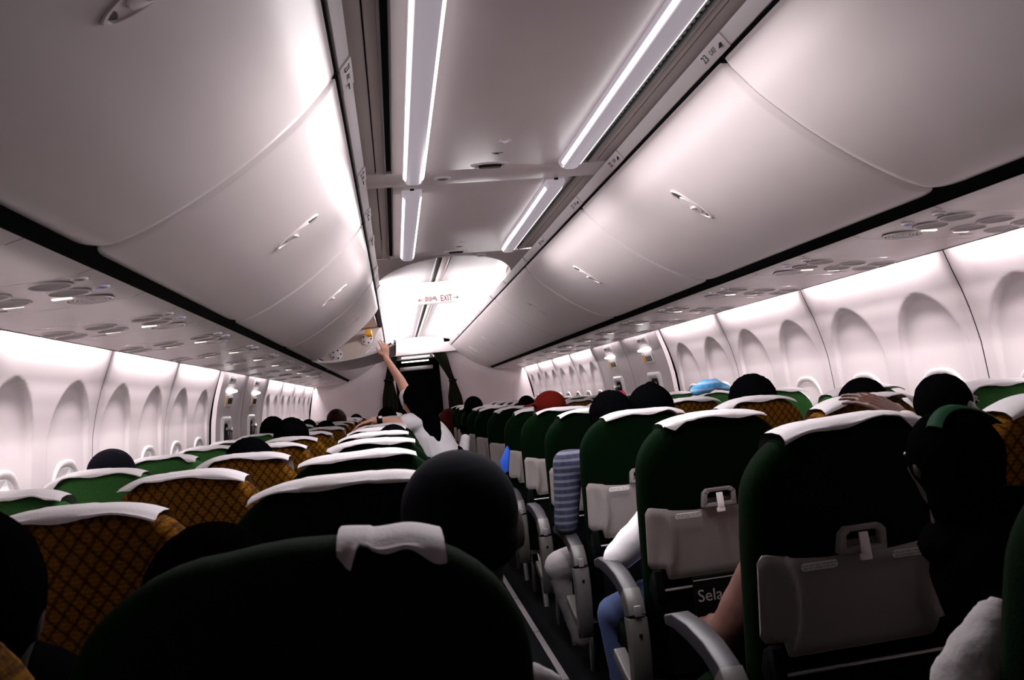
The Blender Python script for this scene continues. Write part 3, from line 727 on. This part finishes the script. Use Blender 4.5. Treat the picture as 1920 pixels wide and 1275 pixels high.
b = MB(); o_ = [(-.055,.886),(-.052,.930),(-.040,.942),(.040,.942),(.052,.930),(.055,.886)]; i_ = [(-.040,.897),(-.039,.925),(-.030,.932),(.030,.932),(.039,.925),(.040,.897)]
def fy(z, d): return tilt(z)*.78-d
for k in range(6):
    j = (k+1) % 6
    q = [o_[k], o_[j], i_[j], i_[k]]
    b.loft([[(x, fy(z, .004), z) for x, z in q], [(x, fy(z, .024), z) for x, z in q]], True, True)
FRM = b.mesh('latch_frame', [TRAYL], True, .0015)
b = MB(); b.box((-.04, fy(.91,.006), .895), (.04, fy(.91,.004)+.001, .934)); FBK = b.mesh('latch_backing', [GREYP], False)
b = MB(); b.loft([[(x, fy(z, d), z) for x in (-.010, .010)] + [(x, fy(z, d+.006), z) for x in (.010, -.010)] for z, d in ((.928,.018),(.90,.026),(.885,.030),(.872,.028))], True, True)
b.box((-.012, fy(.875,.036), .870), (.012, fy(.875,.026), .882)); LAT = b.mesh('latch', [RAILM], True, .0015)
def pill(w2, h2, d):
    pts = [(w2*(1 if cos(a) > 0 else -1)*1.0-(h2*(1 if cos(a) > 0 else -1))+h2*cos(a), h2*sin(a)) for a in [2*pi*k/16+.01 for k in range(16)]]
    b = MB(); b.loft([[(x, d, z) for x, z in pts], [(x, d-.001, z) for x, z in pts]], True, True); return b
PILL = pill(.042, .0085, 0).mesh('placard', [WHITE], False)
b = MB()
b.box((-.012, -.018, .63), (.012, .006, .715)); b.tube([(0, .0, .60), (0, .02, .66), (0, .03, .70)], [.016,.024,.01], 8)
ARMB = b.mesh('tray_arm', [BLACKP, ], True, .002)
b = MB(); b.tube([(-.20,-.012,.655),(.20,-.012,.655)], .0045, 8); ROD = b.mesh('tray_rod', [STEEL], True)
b = MB(); b.grid(lambda u, v: ((u-.5)*.40, -.012-.016*sin(pi*u)*(.4+.6*v)+tilt(.45+.2*v)*.5, .40+.235*v), 12, 5); b.grid(lambda u, v: ((u-.5)*.40, .0, .40+.235*v), 2, 2); POCK = b.mesh('seat_pocket', [BLACKP], True)
b = MB()
b.tube([(0,.12,.0),(0,.16,.18),(0,.2,.32),(0,.35,.325),(0,.5,.32),(0,.46,.18),(0,.50,.0)], .016, 8); LEG1 = b.mesh('seat_leg', [STEEL], True); b = MB()
b.box((-.22,.18,.305),(.22,.50,.33)); LEGS = b.mesh('seat_frame', [STEEL], True)
# aisle armrest: arm, rear end cap with button, shroud with bolt, lower strut
ARMM = mat('armrest_plastic', (.07, .063, .062), .42)
ARMG = mat('armrest_pad', (.022, .02, .024), .5)
def arm_parts(side):
    ms = []
    def bar(path, hw, mats, name, hh=None):
        b = MB(); rings = []
        for i, (y, z, t) in enumerate(path):
            p0 = path[max(i-1,0)]; p1 = path[min(i+1,len(path)-1)]; d = Vector((p1[0]-p0[0], p1[1]-p0[1])).normalized(); n = Vector((-d.y, d.x))
            rings.append([(-hw, y-n.x*t, z-n.y*t), (-hw*.8, y-n.x*(t+.004), z-n.y*(t+.004)), (hw*.8, y-n.x*(t+.004), z-n.y*(t+.004)), (hw, y-n.x*t, z-n.y*t), (hw, y+n.x*t, z+n.y*t), (hw*.8, y+n.x*(t+.004), z+n.y*(t+.004)), (-hw*.8, y+n.x*(t+.004), z+n.y*(t+.004)), (-hw, y+n.x*t, z+n.y*t)])
        b.loft(rings, True, True); ms.append((name, b.mesh(name, mats, True, .0015, 40)))
    bar([(.46,.655,.010),(.40,.668,.016),(.30,.668,.019),(.20,.655,.020),(.13,.63,.022),(.095,.60,.024)], .026, [ARMG], 'arm_pad')
    bar([(.125,.628,.026),(.10,.60,.029),(.088,.565,.028)], .0275, [ARMM], 'arm_cap')
    b = MB(); b.box((-.011, .052, .570), (.011, .062, .603)); ms.append(('recline_button', b.mesh('recline_button', [GREYP], True, .003)))
    bar([(.090,.560,.026),(.082,.50,.026),(.085,.42,.024),(.10,.34,.020),(.13,.28,.014)], .030, [ARMM], 'shroud')
    b = MB(); b.ell((0,.050,.515), (.006,.004,.006), 10, 6); ms.append(('bolt', b.mesh('bolt', [BLACKP], True)))
    bar([(.115,.31,.016),(.22,.33,.016),(.34,.375,.014)], .022, [ARMM], 'lower_strut')
    return ms
ARM = arm_parts(1)
COLS = {'A': (-1.505,'lamplit'), 'B': (-1.025,'must'), 'C': (-.545,'green'), 'D': (.515,'green'), 'E': (1.03,'must'), 'F': (1.50,'lamplit')}
CN = {'A': 'leaf green window seat on the left side', 'B': 'mustard patterned middle seat on the left side', 'C': 'shaded green aisle seat on the left side',
      'D': 'shaded green aisle seat on the right side', 'E': 'mustard patterned middle seat on the right side', 'F': 'leaf green window seat on the right side'}
def copy_part(n, me, parent, loc=None, sx=None):
    o = bpy.data.objects.new(n, me); COL.objects.link(o); o.parent = parent
    if loc is not None: o.location = loc
    if sx: o.scale = (sx, 1, 1)
    return o
rs = random.Random(3)
for k, y in enumerate(YK):
    for c, (x, kind) in COLS.items():
        if k == 0 and c in 'AF': pass
        r = empty('airline_seat', (x+(.028 if (k == 0 and c == 'D') else 0), y, 0))
        tag(r, '%s, %s row forward of the camera' % (CN[c], ORD[k]), 'seat', 'seats in column %d' % ('ABCDEF'.index(c)+1))
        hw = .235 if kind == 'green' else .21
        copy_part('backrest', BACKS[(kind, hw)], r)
        cv = copy_part('headrest_cover', (CRUMP if (k == 0 and c == 'C') else rs.choice(COVERS if kind == 'green' else COVN)), r)
        cv.scale = (1.0, 1, 1); cv.rotation_euler.y = rs.uniform(-.012, .012) 
        cv.location.x = rs.uniform(-.012, .012)
        copy_part('seat_cushion', CUSH[kind], r); 
        for q in (-1, 1): copy_part('seat_leg', LEG1, r, (q*.17, 0, 0))
        copy_part('seat_frame', LEGS, r)
        if c in 'DE' or (c in 'C' and k < 2):
            tr_ = copy_part('tray_table', TRAY, r, None, (1 if kind == 'green' else .9))
            if k < 9: copy_part('seat_pocket', POCK, r)
            if k < 6:
                [copy_part('tray_arm', ARMB, r, (q*.215, 0, 0)) for q in (-1, 1)]; copy_part('tray_rod', ROD, r)
                copy_part('latch_frame', FRM, r); copy_part('latch_backing', FBK, r); copy_part('latch', LAT, r)
                if c == 'D' and k < 5:
                    for q in (-1, 1):
                        pl = copy_part('placard', PILL, r, (q*.105, fy(.872,.0275)*1.0, .871)); pl.rotation_euler.x = R(8)
                        if k in (1, 2, 3):
                            for ln, tx in ((0, 'FASTEN SEAT BELT WHILE SEATED'), (1, 'LIFE VEST UNDER YOUR SEAT')):
                                t = text('notice_text', tx, .0056, INKM, None, (0, -.0016, .0032-.0066*ln), (1,0,0), (0,0,1), extrude=.0001); t.parent = pl
        if c in 'CD' and k < 8:
            ax = empty('aisle_armrest', ((-.262 if c == 'D' else .262), 0, 0), r) if False else None
            sx_ = -.272 if c == 'D' else .272
            pad = None
            for nme, me in ARM:
                o = copy_part(nme if nme != 'arm_pad' else 'armrest', me, r if pad is None else pad, ((sx_, 0, 0) if pad is None else None))
                if pad is None: pad = o

# ================================================================== PEOPLE
def remesh(mb, voxel, name, m, smooth_it=4, disp=0, dscale=.03):
    me = bpy.data.meshes.new('tmp'); me.from_pydata(mb.v, [], mb.f); 
    bm = bmesh.new(); bm.from_mesh(me); bmesh.ops.recalc_face_normals(bm, faces=bm.faces); bm.to_mesh(me); bm.free()
    o = bpy.data.objects.new('tmp', me); COL.objects.link(o)
    md = o.modifiers.new('r', 'REMESH'); md.mode = 'VOXEL'; md.voxel_size = voxel; md.use_smooth_shade = True
    if smooth_it: s_ = o.modifiers.new('s', 'SMOOTH'); s_.factor = .5; s_.iterations = smooth_it
    if disp:
        tx = bpy.data.textures.new('n', 'CLOUDS'); tx.noise_scale = dscale
        d_ = o.modifiers.new('d', 'DISPLACE'); d_.texture = tx; d_.strength = disp; d_.mid_level = .5; d_.texture_coords = 'LOCAL'
    dg = bpy.context.evaluated_depsgraph_get(); res = bpy.data.meshes.new_from_object(o.evaluated_get(dg)); res.name = name
    res.materials.clear(); res.materials.append(m); res.polygons.foreach_set('use_smooth', [True]*len(res.polygons))
    bpy.data.objects.remove(o); bpy.data.meshes.remove(me); return res
def cap(b, p, q, r1, r2, n=12):
    p, q = Vector(p), Vector(q); d = (q-p); N = 6
    b.tube([p+d*(i/N) for i in range(N+1)], [r1+(r2-r1)*i/N for i in range(N+1)], n); b.ell(p, (r1,)*3, n, 8); b.ell(q, (r2,)*3, n, 8)
def chain(b, pts, rad):
    for i in range(len(pts)-1): cap(b, pts[i], pts[i+1], rad[i], rad[i+1])
def head_mesh(b, c, M3, sc_=1.0):
    """head about centre c; local +Y is the face direction"""
    def T(v): return Vector(c)+M3@(Vector(v)*sc_)
    def E(v, r, n=14): b.ell(T(v), [q*sc_ for q in r], n, 10, 0, M3)
    E((0,-.012,.018), (.074,.092,.088)); E((0,.018,-.012), (.062,.072,.085)); E((0,.045,-.062), (.042,.040,.042)); E((0,.078,-.070), (.02,.016,.018))
    cap(b, T((0,.082,.020)), T((0,.104,-.022)), .008*sc_, .014*sc_, 8); E((0.0,.094,-.026), (.018,.012,.008), 8)
    E((0,.088,-.046), (.024,.010,.006), 8); E((0,.086,-.056), (.022,.010,.006), 8)
    for q in (-1, 1):
        E((q*.075,-.004,-.005), (.010,.020,.032), 10); E((q*.034,.070,.028), (.022,.014,.009), 8); E((q*.038,.062,-.018), (.022,.018,.02), 8)
def hand(b, wrist, direction, palm_n, side, curl=.5, sc_=1.0, spread=.1):
    """five fingers; direction = from wrist to knuckles, palm_n = palm normal, side=+1/-1 where the thumb sits"""
    d = Vector(direction).normalized(); n = Vector(palm_n).normalized(); n = (n-d*n.dot(d)).normalized(); s_ = d.cross(n)*side
    wv = Vector(wrist)
    for k in range(4):
        off = s_*(.030-.020*k)*sc_; kn = wv+d*(.088-.004*abs(k-1))*sc_+off
        cap(b, wv+d*.015*sc_+off*.55, kn, .014*sc_, .0115*sc_, 8)
        L = (.040,.046,.042,.032)[k]*sc_; dd = (d+s_*(spread*(1.5-k))).normalized(); p = kn
        for j, f_ in enumerate((1, .68, .5)):
            a = curl*(j+1)*.55; dj = (dd*cos(a)+n*sin(a)).normalized(); q = p+dj*L*f_; cap(b, p, q, (.0092-.001*j)*sc_, (.0082-.001*j)*sc_, 8); p = q
    t0 = wv+d*.025*sc_+s_*.022*sc_; t1 = t0+(d*.6+s_*.8+n*.25).normalized()*.040*sc_; t2 = t1+(d*.9+s_*.25+n*.35).normalized()*.032*sc_; t3 = t2+(d*.95+n*.3).normalized()*.024*sc_
    cap(b, t0, t1, .014*sc_, .0115*sc_, 8); cap(b, t1, t2, .0115*sc_, .010*sc_, 8); cap(b, t2, t3, .010*sc_, .0085*sc_, 8)
def person(label, J, head, yaw=0, pitch=0, skin=SK_BROWN, shirt=SH_BLACK, pants=SH_BLACK, hair='short', hairm=HAIR, voxel=.011, hands=True, group=None, rollh=0, sleeves=1.0, extra=None, hsc=1.0):
    """J: dict of joints in world space; root empty under the pelvis"""
    base = Vector((J['pel'].x, J['pel'].y, 0)); r = empty('person', base); tag(r, label, 'person', group)
    L = lambda p: Vector(p)-base
    M3 = (Matrix.Rotation(yaw, 3, 'Z') @ Matrix.Rotation(pitch, 3, 'X') @ Matrix.Rotation(rollh, 3, 'Y'))
    hc = L(head)
    sh = {q: L(J['sh'+q]) for q in 'lr'}; el = {q: L(J['el'+q]) for q in 'lr'}; wr = {q: L(J['wr'+q]) for q in 'lr'}
    pel, chest, neck = L(J['pel']), L(J['chest']), L(J['neck'])
    b = MB()
    head_mesh(b, hc, M3, hsc); cap(b, neck, hc+M3@Vector((0,-.02,-.05)), .056, .052)
    cap(b, pel, chest, .115, .12); cap(b, chest, neck-Vector((0,0,.05)), .11, .06); cap(b, sh['l'], sh['r'], .055, .055)
    for q in 'lr':
        cap(b, sh[q], el[q], .050, .038); cap(b, el[q], wr[q], .038, .025)
        hip = pel+Vector(((-.085 if q == 'l' else .085), 0, 0)); kn, an = L(J['kn'+q]), L(J['an'+q])
        cap(b, hip, kn, .080, .056); cap(b, kn, an, .054, .036); cap(b, an, an+Vector((0,.14,-.03)), .034, .028)
        if hands:
            d = J.get('hd'+q) or (Vector(J['wr'+q])-Vector(J['el'+q])); hand(b, wr[q], d, J.get('hn'+q) or (0,0,-1), J.get('ht'+q, 1), J.get('hc'+q, .5), J.get('hs', 1.0))
        else: cap(b, wr[q], wr[q]+(wr[q]-el[q]).normalized()*.09, .026, .02)
    link('body', remesh(b, voxel, 'body', skin, 2), r)
    # eyes
    for q in (-1, 1):
        e = MB(); e.ell(hc+M3@Vector((q*.034,.080,.014))*hsc, (.011,.008,.006), 10, 8, 0, M3); part('eye', e, EYE, r)
    # shirt: torso and sleeves
    b = MB(); cap(b, pel+Vector((0,0,.02)), chest, .132, .140); cap(b, chest, neck-Vector((0,0,.045)), .13, .066); cap(b, sh['l'], sh['r'], .070, .070)
    for q in 'lr':
        if sleeves >= 1: cap(b, sh[q], el[q], .066, .052); cap(b, el[q], el[q].lerp(wr[q], .92), .052, .036)
        else: cap(b, sh[q], sh[q].lerp(el[q], sleeves*(.3 if q == 'l' else 1)), .070, .066)
    link('shirt', remesh(b, .014, 'shirt', shirt, 2, .008, .05), r)
    b = MB()
    for q in 'lr':
        hip = pel+Vector(((-.085 if q == 'l' else .085), 0, 0)); kn, an = L(J['kn'+q]), L(J['an'+q]); cap(b, hip, kn, .096, .068); cap(b, kn, an, .068, .054)
    cap(b, pel-Vector((.06,0,0)), pel+Vector((.06,0,0)), .12, .12)
    link('trousers', remesh(b, .016, 'trousers', pants, 2), r)
    # hair or headwear
    def H(v): return hc+M3@(Vector(v)*hsc)
    b = MB()
    if hair in ('short', 'curly', 'bald', 'bun'):
        g = .006 if hair == 'bald' else (.014 if hair == 'short' else .030)
        b.ell(H((0,-.022,.024)), [(q+g)*hsc for q in (.074,.088,.086)], 18, 12, 0, M3)
        if hair != 'bald': b.ell(H((0,-.045,-.02)), [(q+g*.6)*hsc for q in (.066,.058,.065)], 16, 10, 0, M3)
        if hair == 'bun': b.ell(H((0,-.05,.115)), (.036,.036,.032), 12, 8)
        link('hair', remesh(b, .009, 'hair', hairm, 1, .010 if hair == 'curly' else .004, .012 if hair == 'curly' else .02), r)
    elif hair == 'long':
        b.ell(H((0,-.018,.026)), [(q+.016) for q in (.074,.090,.088)], 18, 12, 0, M3)
        for pth in J['hair']: chain(b, [L(p) for p, _ in pth], [q for _, q in pth])
        link('hair', remesh(b, .010, 'hair', hairm, 2, .006, .02), r)
    elif hair in ('cap', 'beanie'):
        b.ell(H((0,-.012,.030)), (.086,.104,.090), 20, 12, 0, M3)
        if hair == 'cap':
            rg = []
            for t, z in ((0,.05),(1,.044)): rg.append([H((.080*cos(a)*(1-.15*t)*1.0, .07+.085*t+.05*abs(sin(a)), z)) for a in [pi*k/12 for k in range(13)]])
            b.loft([[H((.07*cos(a), .055+.03*sin(a), .052)) for a in [pi*k/12 for k in range(13)]], [H((.072*cos(a), .07+.095*sin(a), .040)) for a in [pi*k/12 for k in range(13)]], [H((.072*cos(a), .07+.095*sin(a), .030)) for a in [pi*k/12 for k in range(13)]], [H((.07*cos(a), .05+.03*sin(a), .040)) for a in [pi*k/12 for k in range(13)]]], False, False)
        b.ell(H((0,-.035,-.005)), (.080,.075,.05), 16, 10, 0, M3)
        link('cap', remesh(b, .008, 'cap', hairm, 1), r)
    elif hair == 'scarf':
        b.ell(H((0,-.018,.014)), (.088*hsc,.108*hsc,.098*hsc), 20, 12, 0, M3); b.ell(H((0,-.04,-.07)), (.08*hsc,.07*hsc,.09*hsc), 16, 10, 0, M3); b.ell(H((.05,-.02,-.17)), (.15*hsc,.11*hsc,.07*hsc), 16, 10, 0, M3)
        link('headscarf', remesh(b, .010, 'headscarf', HAIR, 2, .006, .06), r)
        b = MB(); n = 12
        rg = [[H(((.090+g)*sin(a), -.055+yy+.02*cos(a*2), .016+(.098+g)*cos(a))) for a in [-.85+1.85*k/n for k in range(n+1)]] for yy, g in ((-.022,-.002),(-.012,.004),(.012,.006),(.026,-.002))]
        b.loft(rg, False, False); part('scarf_band', b, hairm, r, angle=60)
    if extra: extra(r, L)
    return r
def seated(x, yk, hx, hy, htop, **kw):
    hz = htop-.115; J = {}
    J['pel'] = Vector((x, yk+.27, .56)); J['chest'] = Vector((x*.4+hx*.6, yk+.23, .92)); J['neck'] = Vector((hx, hy-.02, hz-.13))
    szz = min(hz-.21, 1.0)
    for q, s_ in (('l',-1),('r',1)):
        J['sh'+q] = Vector((hx*.7+x*.3+s_*.155, yk+.22, szz)); J['el'+q] = Vector((x+s_*.20, yk+.30, .74)); J['wr'+q] = Vector((x+s_*.11, yk+.50, .66))
        J['kn'+q] = Vector((x+s_*.10, yk+.63, .54)); J['an'+q] = Vector((x+s_*.09, yk+.60, .09))
    for k in list(kw):
        if k in J or k[:2] in ('hd','hn','ht','hc'): J[k] = kw.pop(k)
    return J, Vector((hx, hy, hz)), kw
def sit(label, x, yk, u, v, dy=.24, **kw):
    """seated passenger whose head top shows at photo pixel (u, v)"""
    p = PX(u, v, yk+dy); J, h, kw2 = seated(x, yk, p.x, p.y, p.z, **kw); return person(label, J, h, **kw2)
far = dict(voxel=.016, hands=False)
# left side
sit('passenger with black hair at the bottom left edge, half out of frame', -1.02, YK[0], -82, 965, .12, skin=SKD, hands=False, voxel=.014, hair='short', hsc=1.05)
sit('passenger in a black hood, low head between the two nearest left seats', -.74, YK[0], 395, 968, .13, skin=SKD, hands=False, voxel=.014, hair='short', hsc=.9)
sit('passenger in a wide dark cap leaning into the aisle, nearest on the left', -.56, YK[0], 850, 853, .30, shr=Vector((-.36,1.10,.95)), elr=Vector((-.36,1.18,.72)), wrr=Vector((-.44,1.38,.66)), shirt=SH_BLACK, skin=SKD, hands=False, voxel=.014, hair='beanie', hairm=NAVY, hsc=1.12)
sit('passenger in a round navy cap in the left window column', COLS['A'][0], YK[3], 208, 843, hair='beanie', hairm=NAVY, **far)
sit('short dark curly-haired passenger between mustard seats on the left', COLS['B'][0], YK[3], 467, 831, hair='curly', **far)
sit('passenger with full black hair over a mustard left seat', COLS['B'][0], YK[5], 545, 790, hair='curly', **far)
sit('black-haired passenger by the left wall, past the left exits', COLS['A'][0], YK[7], 511, 786, hair='curly', **far)
sit('small dark head by the far left wall', COLS['A'][0], YK[10], 578, 787, hair='short', **far)
sit('passenger with reddish-brown hair against the left bulkhead wall', COLS['B'][0], YK[9], 630, 771, hair='curly', hairm=HAIRM, **far)
sit('dark head low beside the reddish-brown haired passenger', COLS['B'][0], YK[7], 610, 790, hair='short', **far)
sit('dark head at the far left near the curtain', COLS['B'][0], YK[12], 667, 777, hair='short', **far)
sit('passenger with black hair behind the standing woman\'s watch', COLS['C'][0], YK[9], 725, 767, hair='curly', **far)
sit('dark head showing above a left aisle headrest cover', COLS['C'][0], YK[4], 735, 806-8, hair='short', **far)
# right side
sit('far passenger with black hair beside the right curtain', COLS['D'][0]+.05, YK[9], 886, 747, hair='curly', **far)
sit('passenger in a red baseball cap turned sideways', COLS['E'][0]-.2, YK[5], 1025, 734, hair='cap', hairm=REDC, yaw=R(60), **far)
sit('passenger in black and white clothes beside the red cap', COLS['E'][0], YK[8], 985, 743, hair='short', shirt=STRIPE, **far)
sit('bushy black-haired passenger with a plaid sleeve in the aisle', COLS['D'][0]-.02, YK[3], 1140, 737, .20, hair='curly', shirt=PLAID, voxel=.012, hands=False,
    shl=Vector((.27, YK[3]+.24, .96)), ell=Vector((.235, YK[3]+.22, .72)), wrl=Vector((.26, YK[3]+.42, .66)), hsc=.92)
sit('passenger with a black tousled bun, right middle seat', COLS['E'][0], YK[3], 1213, 728, hair='bun', hsc=.98, **far)
sit('black round head before the right wall, beside the blue striped cloth', COLS['F'][0], YK[3], 1403, 711, hair='curly', hsc=1.0, **far)
sit('top of a dark head behind a leaf green right seat', COLS['F'][0], YK[2]+.2, 1607, 712, hair='short', **far)
sit('balding man in profile near the right wall', COLS['F'][0]-.12, YK[1]+.12, 1768, 688, hair='bald', skin=skinm('skin_dark', (.02, .008, .006)), yaw=R(-75), voxel=.008, hands=False, hsc=.86)
def scarf_extra(r, L):
    b = MB(); b.tube([L(PX(1748,890,1.22)), L(PX(1764,862,1.20)), L(PX(1782,835,1.22)), L(PX(1790,815,1.26))], [.004,.013,.014,.004], 10); part('orange_scarf_fold', b, ORNS, r)
    b = MB(); chain(b, [L(PX(1868,1130,1.02)), L(PX(1850,1180,1.0)), L(PX(1830,1240,.99)), L(PX(1815,1300,.99))], [.012,.030,.042,.05]); link('grey_sleeve', remesh(b, .010, 'grey_sleeve', SH_GREY, 2, .016, .04), r)
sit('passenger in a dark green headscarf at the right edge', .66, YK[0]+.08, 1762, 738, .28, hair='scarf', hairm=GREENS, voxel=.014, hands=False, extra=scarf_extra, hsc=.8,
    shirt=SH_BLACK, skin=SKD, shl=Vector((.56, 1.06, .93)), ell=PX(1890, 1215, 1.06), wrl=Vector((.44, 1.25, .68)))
# arms seen between the seats on the right
def sleeve_arm(): pass
sit('passenger in a brown jacket resting an arm out beside the second right seat', COLS['D'][0], YK[1], 1560, 800, .2, shirt=SH_BROWN, voxel=.012, hair='short', skin=SK_MID,
    shl=Vector((.30, 1.80, .97)), ell=PX(1335, 1150, 2.02), wrl=Vector((.36, 2.16, .70)), htop=None) if False else None
Jb, hb, _ = seated(COLS['D'][0]+.02, YK[1], .56, YK[1]+.20, 1.12)
Jb['shl'] = PX(1462, 1015, 1.84); Jb['ell'] = PX(1362, 1195, 1.93); Jb['wrl'] = Vector((.38, 2.10, .60))
person('passenger in a brown jacket, elbow over the aisle armrest, beside the magazine pocket', Jb, hb, shirt=SH_BROWN, skin=SK_MID, hair='short', voxel=.012, hands=True)
Jb, hb, _ = seated(COLS['D'][0]+.02, YK[2], .56, YK[2]+.20, 1.12)
Jb['shl'] = PX(1225, 980, 2.58); Jb['ell'] = PX(1158, 1045, 2.66); Jb['wrl'] = Vector((.40, 2.85, .66)); Jb['knl'] = PX(1152, 1150, 2.92); Jb['anl'] = Vector((.33, 2.92, .09))
person('passenger in a white hoodie and blue jeans, bent arm over the armrest', Jb, hb, shirt=SH_WHITE, pants=JEANS, skin=SK_BROWN, hair='short', voxel=.012, hands=True)
Jb, hb, _ = seated(COLS['D'][0]+.04, YK[4], .58, YK[4]+.20, 1.10)
Jb['knl'] = PX(1052, 1068, 3.55+.9*0+.25); Jb['anl'] = Vector((.34, 4.1, .09))
# grey knit knee of the passenger in the plaid shirt's row
b = MB(); c0 = Vector((.50, 3.45, .56)); c1 = PX(1050, 1062, 3.62); cap(b, c0, c1, .085, .075); cap(b, c1, Vector((.33, 3.66, .12)), .07, .05)
kn = link('trouser_leg', remesh(b, .012, 'trouser_leg', SH_GREY, 2, .006, .05)); tag(kn, 'grey trousered knee sticking out past the aisle armrest', 'trouser leg')
# hand on the mustard headrest
Jh, hh, _ = seated(COLS['E'][0]+.06, YK[1], COLS['E'][0]+.12, YK[1]+.22, 1.14)
Jh['wrr'] = PX(1695, 783, 2.04); Jh['elr'] = PX(1745, 880, 1.88); Jh['hdr'] = PX(1632, 750, 2.12)-PX(1695, 783, 2.04); Jh['hnr'] = Vector((-.25, .75, -.55)); Jh['htr'] = -1; Jh['hcr'] = .40; Jh['hs'] = 1.12
Jh['shr'] = Vector((COLS['E'][0]+.25, 1.82, .98))
person('passenger whose brown hand grips the mustard headrest in front', Jh, hh, skin=SK_BROWN, shirt=mat('shirt_pale_cuff', (.5,.4,.36), .8), hair='short', voxel=.0065, hands=True)
# standing woman
WY = 5.85
W = {}
W['pel'] = Vector((-.12, WY, .84)); W['chest'] = Vector((-.20, WY+.02, 1.03)); W['neck'] = Vector((-.27, WY+.04, 1.20))
W['shr'] = PX(800, 785, WY); W['shl'] = Vector((-.33, WY+.08, 1.16))
W['shr'] = Vector((-.235, WY-.02, 1.15)); W['elr'] = PX(752, 793, WY-.10); W['wrr'] = PX(700, 788, WY-.08); W['hdr'] = Vector((-1,0,-.25)); W['hnr'] = Vector((0,-.2,-1)); W['htr'] = -1; W['hcr'] = .35
W['shl'] = PX(768, 752, WY+.15); W['ell'] = PX(752, 715, WY+.35); W['wrl'] = PX(724, 672, 6.5); W['hdl'] = Vector((-.02,.25,1)); W['hnl'] = Vector((-.5,.9,0)); W['htl'] = 1; W['hcl'] = .45
for q, s_ in (('l',-1),('r',1)): W['kn'+q] = Vector((-.12+s_*.08, WY+.02, .46)); W['an'+q] = Vector((-.10+s_*.09, WY, .08))
hd_ = PX(780, 751, WY)
W['hair'] = [[(PX(785,735,WY-.02), .085), (PX(800,770,WY-.05), .082), (PX(814,815,WY-.07), .058), (PX(820,862,WY-.08), .018)],
             [(PX(775,745,WY-.03), .08), (PX(790,775,WY-.06), .06)], [(PX(812,790,WY-.09), .055), (PX(829,856,WY-.10), .015)], [(PX(806,800,WY-.05), .045), (PX(808,852,WY-.08), .012)]]
def woman_extra(r, L):
    b = MB(); n = 20; c = L(PX(712, 789, WY-.085)); b.loft([[c+Vector((x, .034*cos(t), .034*sin(t))) for t in [2*pi*i/n for i in range(n)]] for x in (-.02, .02)], True, True); part('watch', b, BLACKP, r)
    b = MB(); c = L(PX(713, 782, WY-.11)); b.box(c-Vector((.012,.004,.008)), c+Vector((.012,.004,.008))); part('watch_face', b, WHITE, r)
    # loose white skirt of the tee
    b = MB(); cap(b, L(Vector((-.17, WY, 1.0))), L(Vector((-.09, WY, .80))), .13, .145); link('tunic', remesh(b, .014, 'tunic', SH_WHITE, 2, .012, .06), r)
wm = person('woman in a white t-shirt with long black hair, reaching up to the open bin', W, hd_, yaw=R(70), pitch=R(-15), skin=SK_LIGHT, shirt=SH_WHITE, pants=SH_BLACK, hair='long', voxel=.0065, sleeves=.75, extra=woman_extra)

# ================================================================== LOOSE THINGS
def blob(name, label, cat, pts, rad, m, disp=.01, ds=.04, voxel=.008):
    b = MB(); chain(b, pts, rad); base = Vector((pts[0].x, pts[0].y, 0)); b.v = [tuple(Vector(v)-base) for v in b.v]
    o = link(name, remesh(b, voxel, name, m, 1, disp, ds)); o.location = base; return tag(o, label, cat)
blob('striped_cloth', 'light blue checked cloth lying on a leaf green headrest by the right wall', 'cloth', [PX(1303,733,3.62), PX(1325,724,3.62), PX(1340,720,3.62), PX(1365,728,3.62)], [.025,.035,.028,.015], STRIPE)
blob('pink_cloth', 'pink and red cloth piled behind a black-haired passenger on the right', 'cloth', [PX(1145,743,5.6), PX(1165,742,5.6)], [.04,.04], PINK)
blob('red_jacket', 'dark red jacket in the aisle before the right curtain', 'jacket', [PX(840,778,8.2), PX(828,800,8.2), PX(828,835,8.2), Vector((.02,8.2,.3)), Vector((.02,8.2,.12))], [.07,.13,.14,.12,.10], SH_RED)
blob('lime_bag', 'lime green bag beside the far right aisle seats', 'bag', [PX(836,828,6.9), PX(846,836,6.9)], [.05,.03], LIME)
blob('white_garment', 'white garment hanging beside a far right aisle seat', 'garment', [PX(873,822,6.1), PX(868,850,6.1), PX(868,862,6.1)], [.035,.05,.04], SH_WHITE)
blob('grey_garment', 'blue grey garment bulging from a far aisle seat near the curtain', 'garment', [PX(842,785,8.6), PX(836,800,8.6), PX(835,815,8.6)], [.05,.06,.05], SH_GREY)
b = MB(); p = [PX(950,836,4.47), PX(937,866,4.47), PX(943,888,4.47), PX(952,885,4.47), PX(955,845,4.47)]
b.loft([p, [q+Vector((.01,.03,0)) for q in p]], True, True); o = part('blue_bag', b, BLUEBAG, None, bevel=.004); tag(o, 'bright blue bag hanging beside a far right tray table', 'bag')
# magazine in the pocket of the second right aisle seat
mp = PX(1297, 1083, 2.245)+Vector((.10, 0, -.085)); mg = empty('magazine', (mp.x, 2.285, mp.z)); tag(mg, 'black magazine lettered Sela in the seat pocket beside the brown sleeve', 'magazine')
b = MB(); b.box((-.10,-.045,-.11),(.10,-.037,.085)); part('magazine_cover', b, BLACKP, mg, bevel=.001)
b = MB(); b.box((-.098,-.0462,.074),(.098,-.045,.077)); part('cover_line', b, TRAYM, mg, False)
text('masthead', 'Sela', .050, TRAYM, mg, tuple(PX(1332, 1116, 2.2375)), (1,0,0), (0,0,1))
# white cloth at the foot of the picture
blob('white_napkin', 'crumpled white cloth at the bottom edge beside the nearest green seat', 'cloth', [PX(1000,1272,.95), PX(1040,1285,.95)], [.02,.015], CLOTH)
bpy.context.view_layer.update()
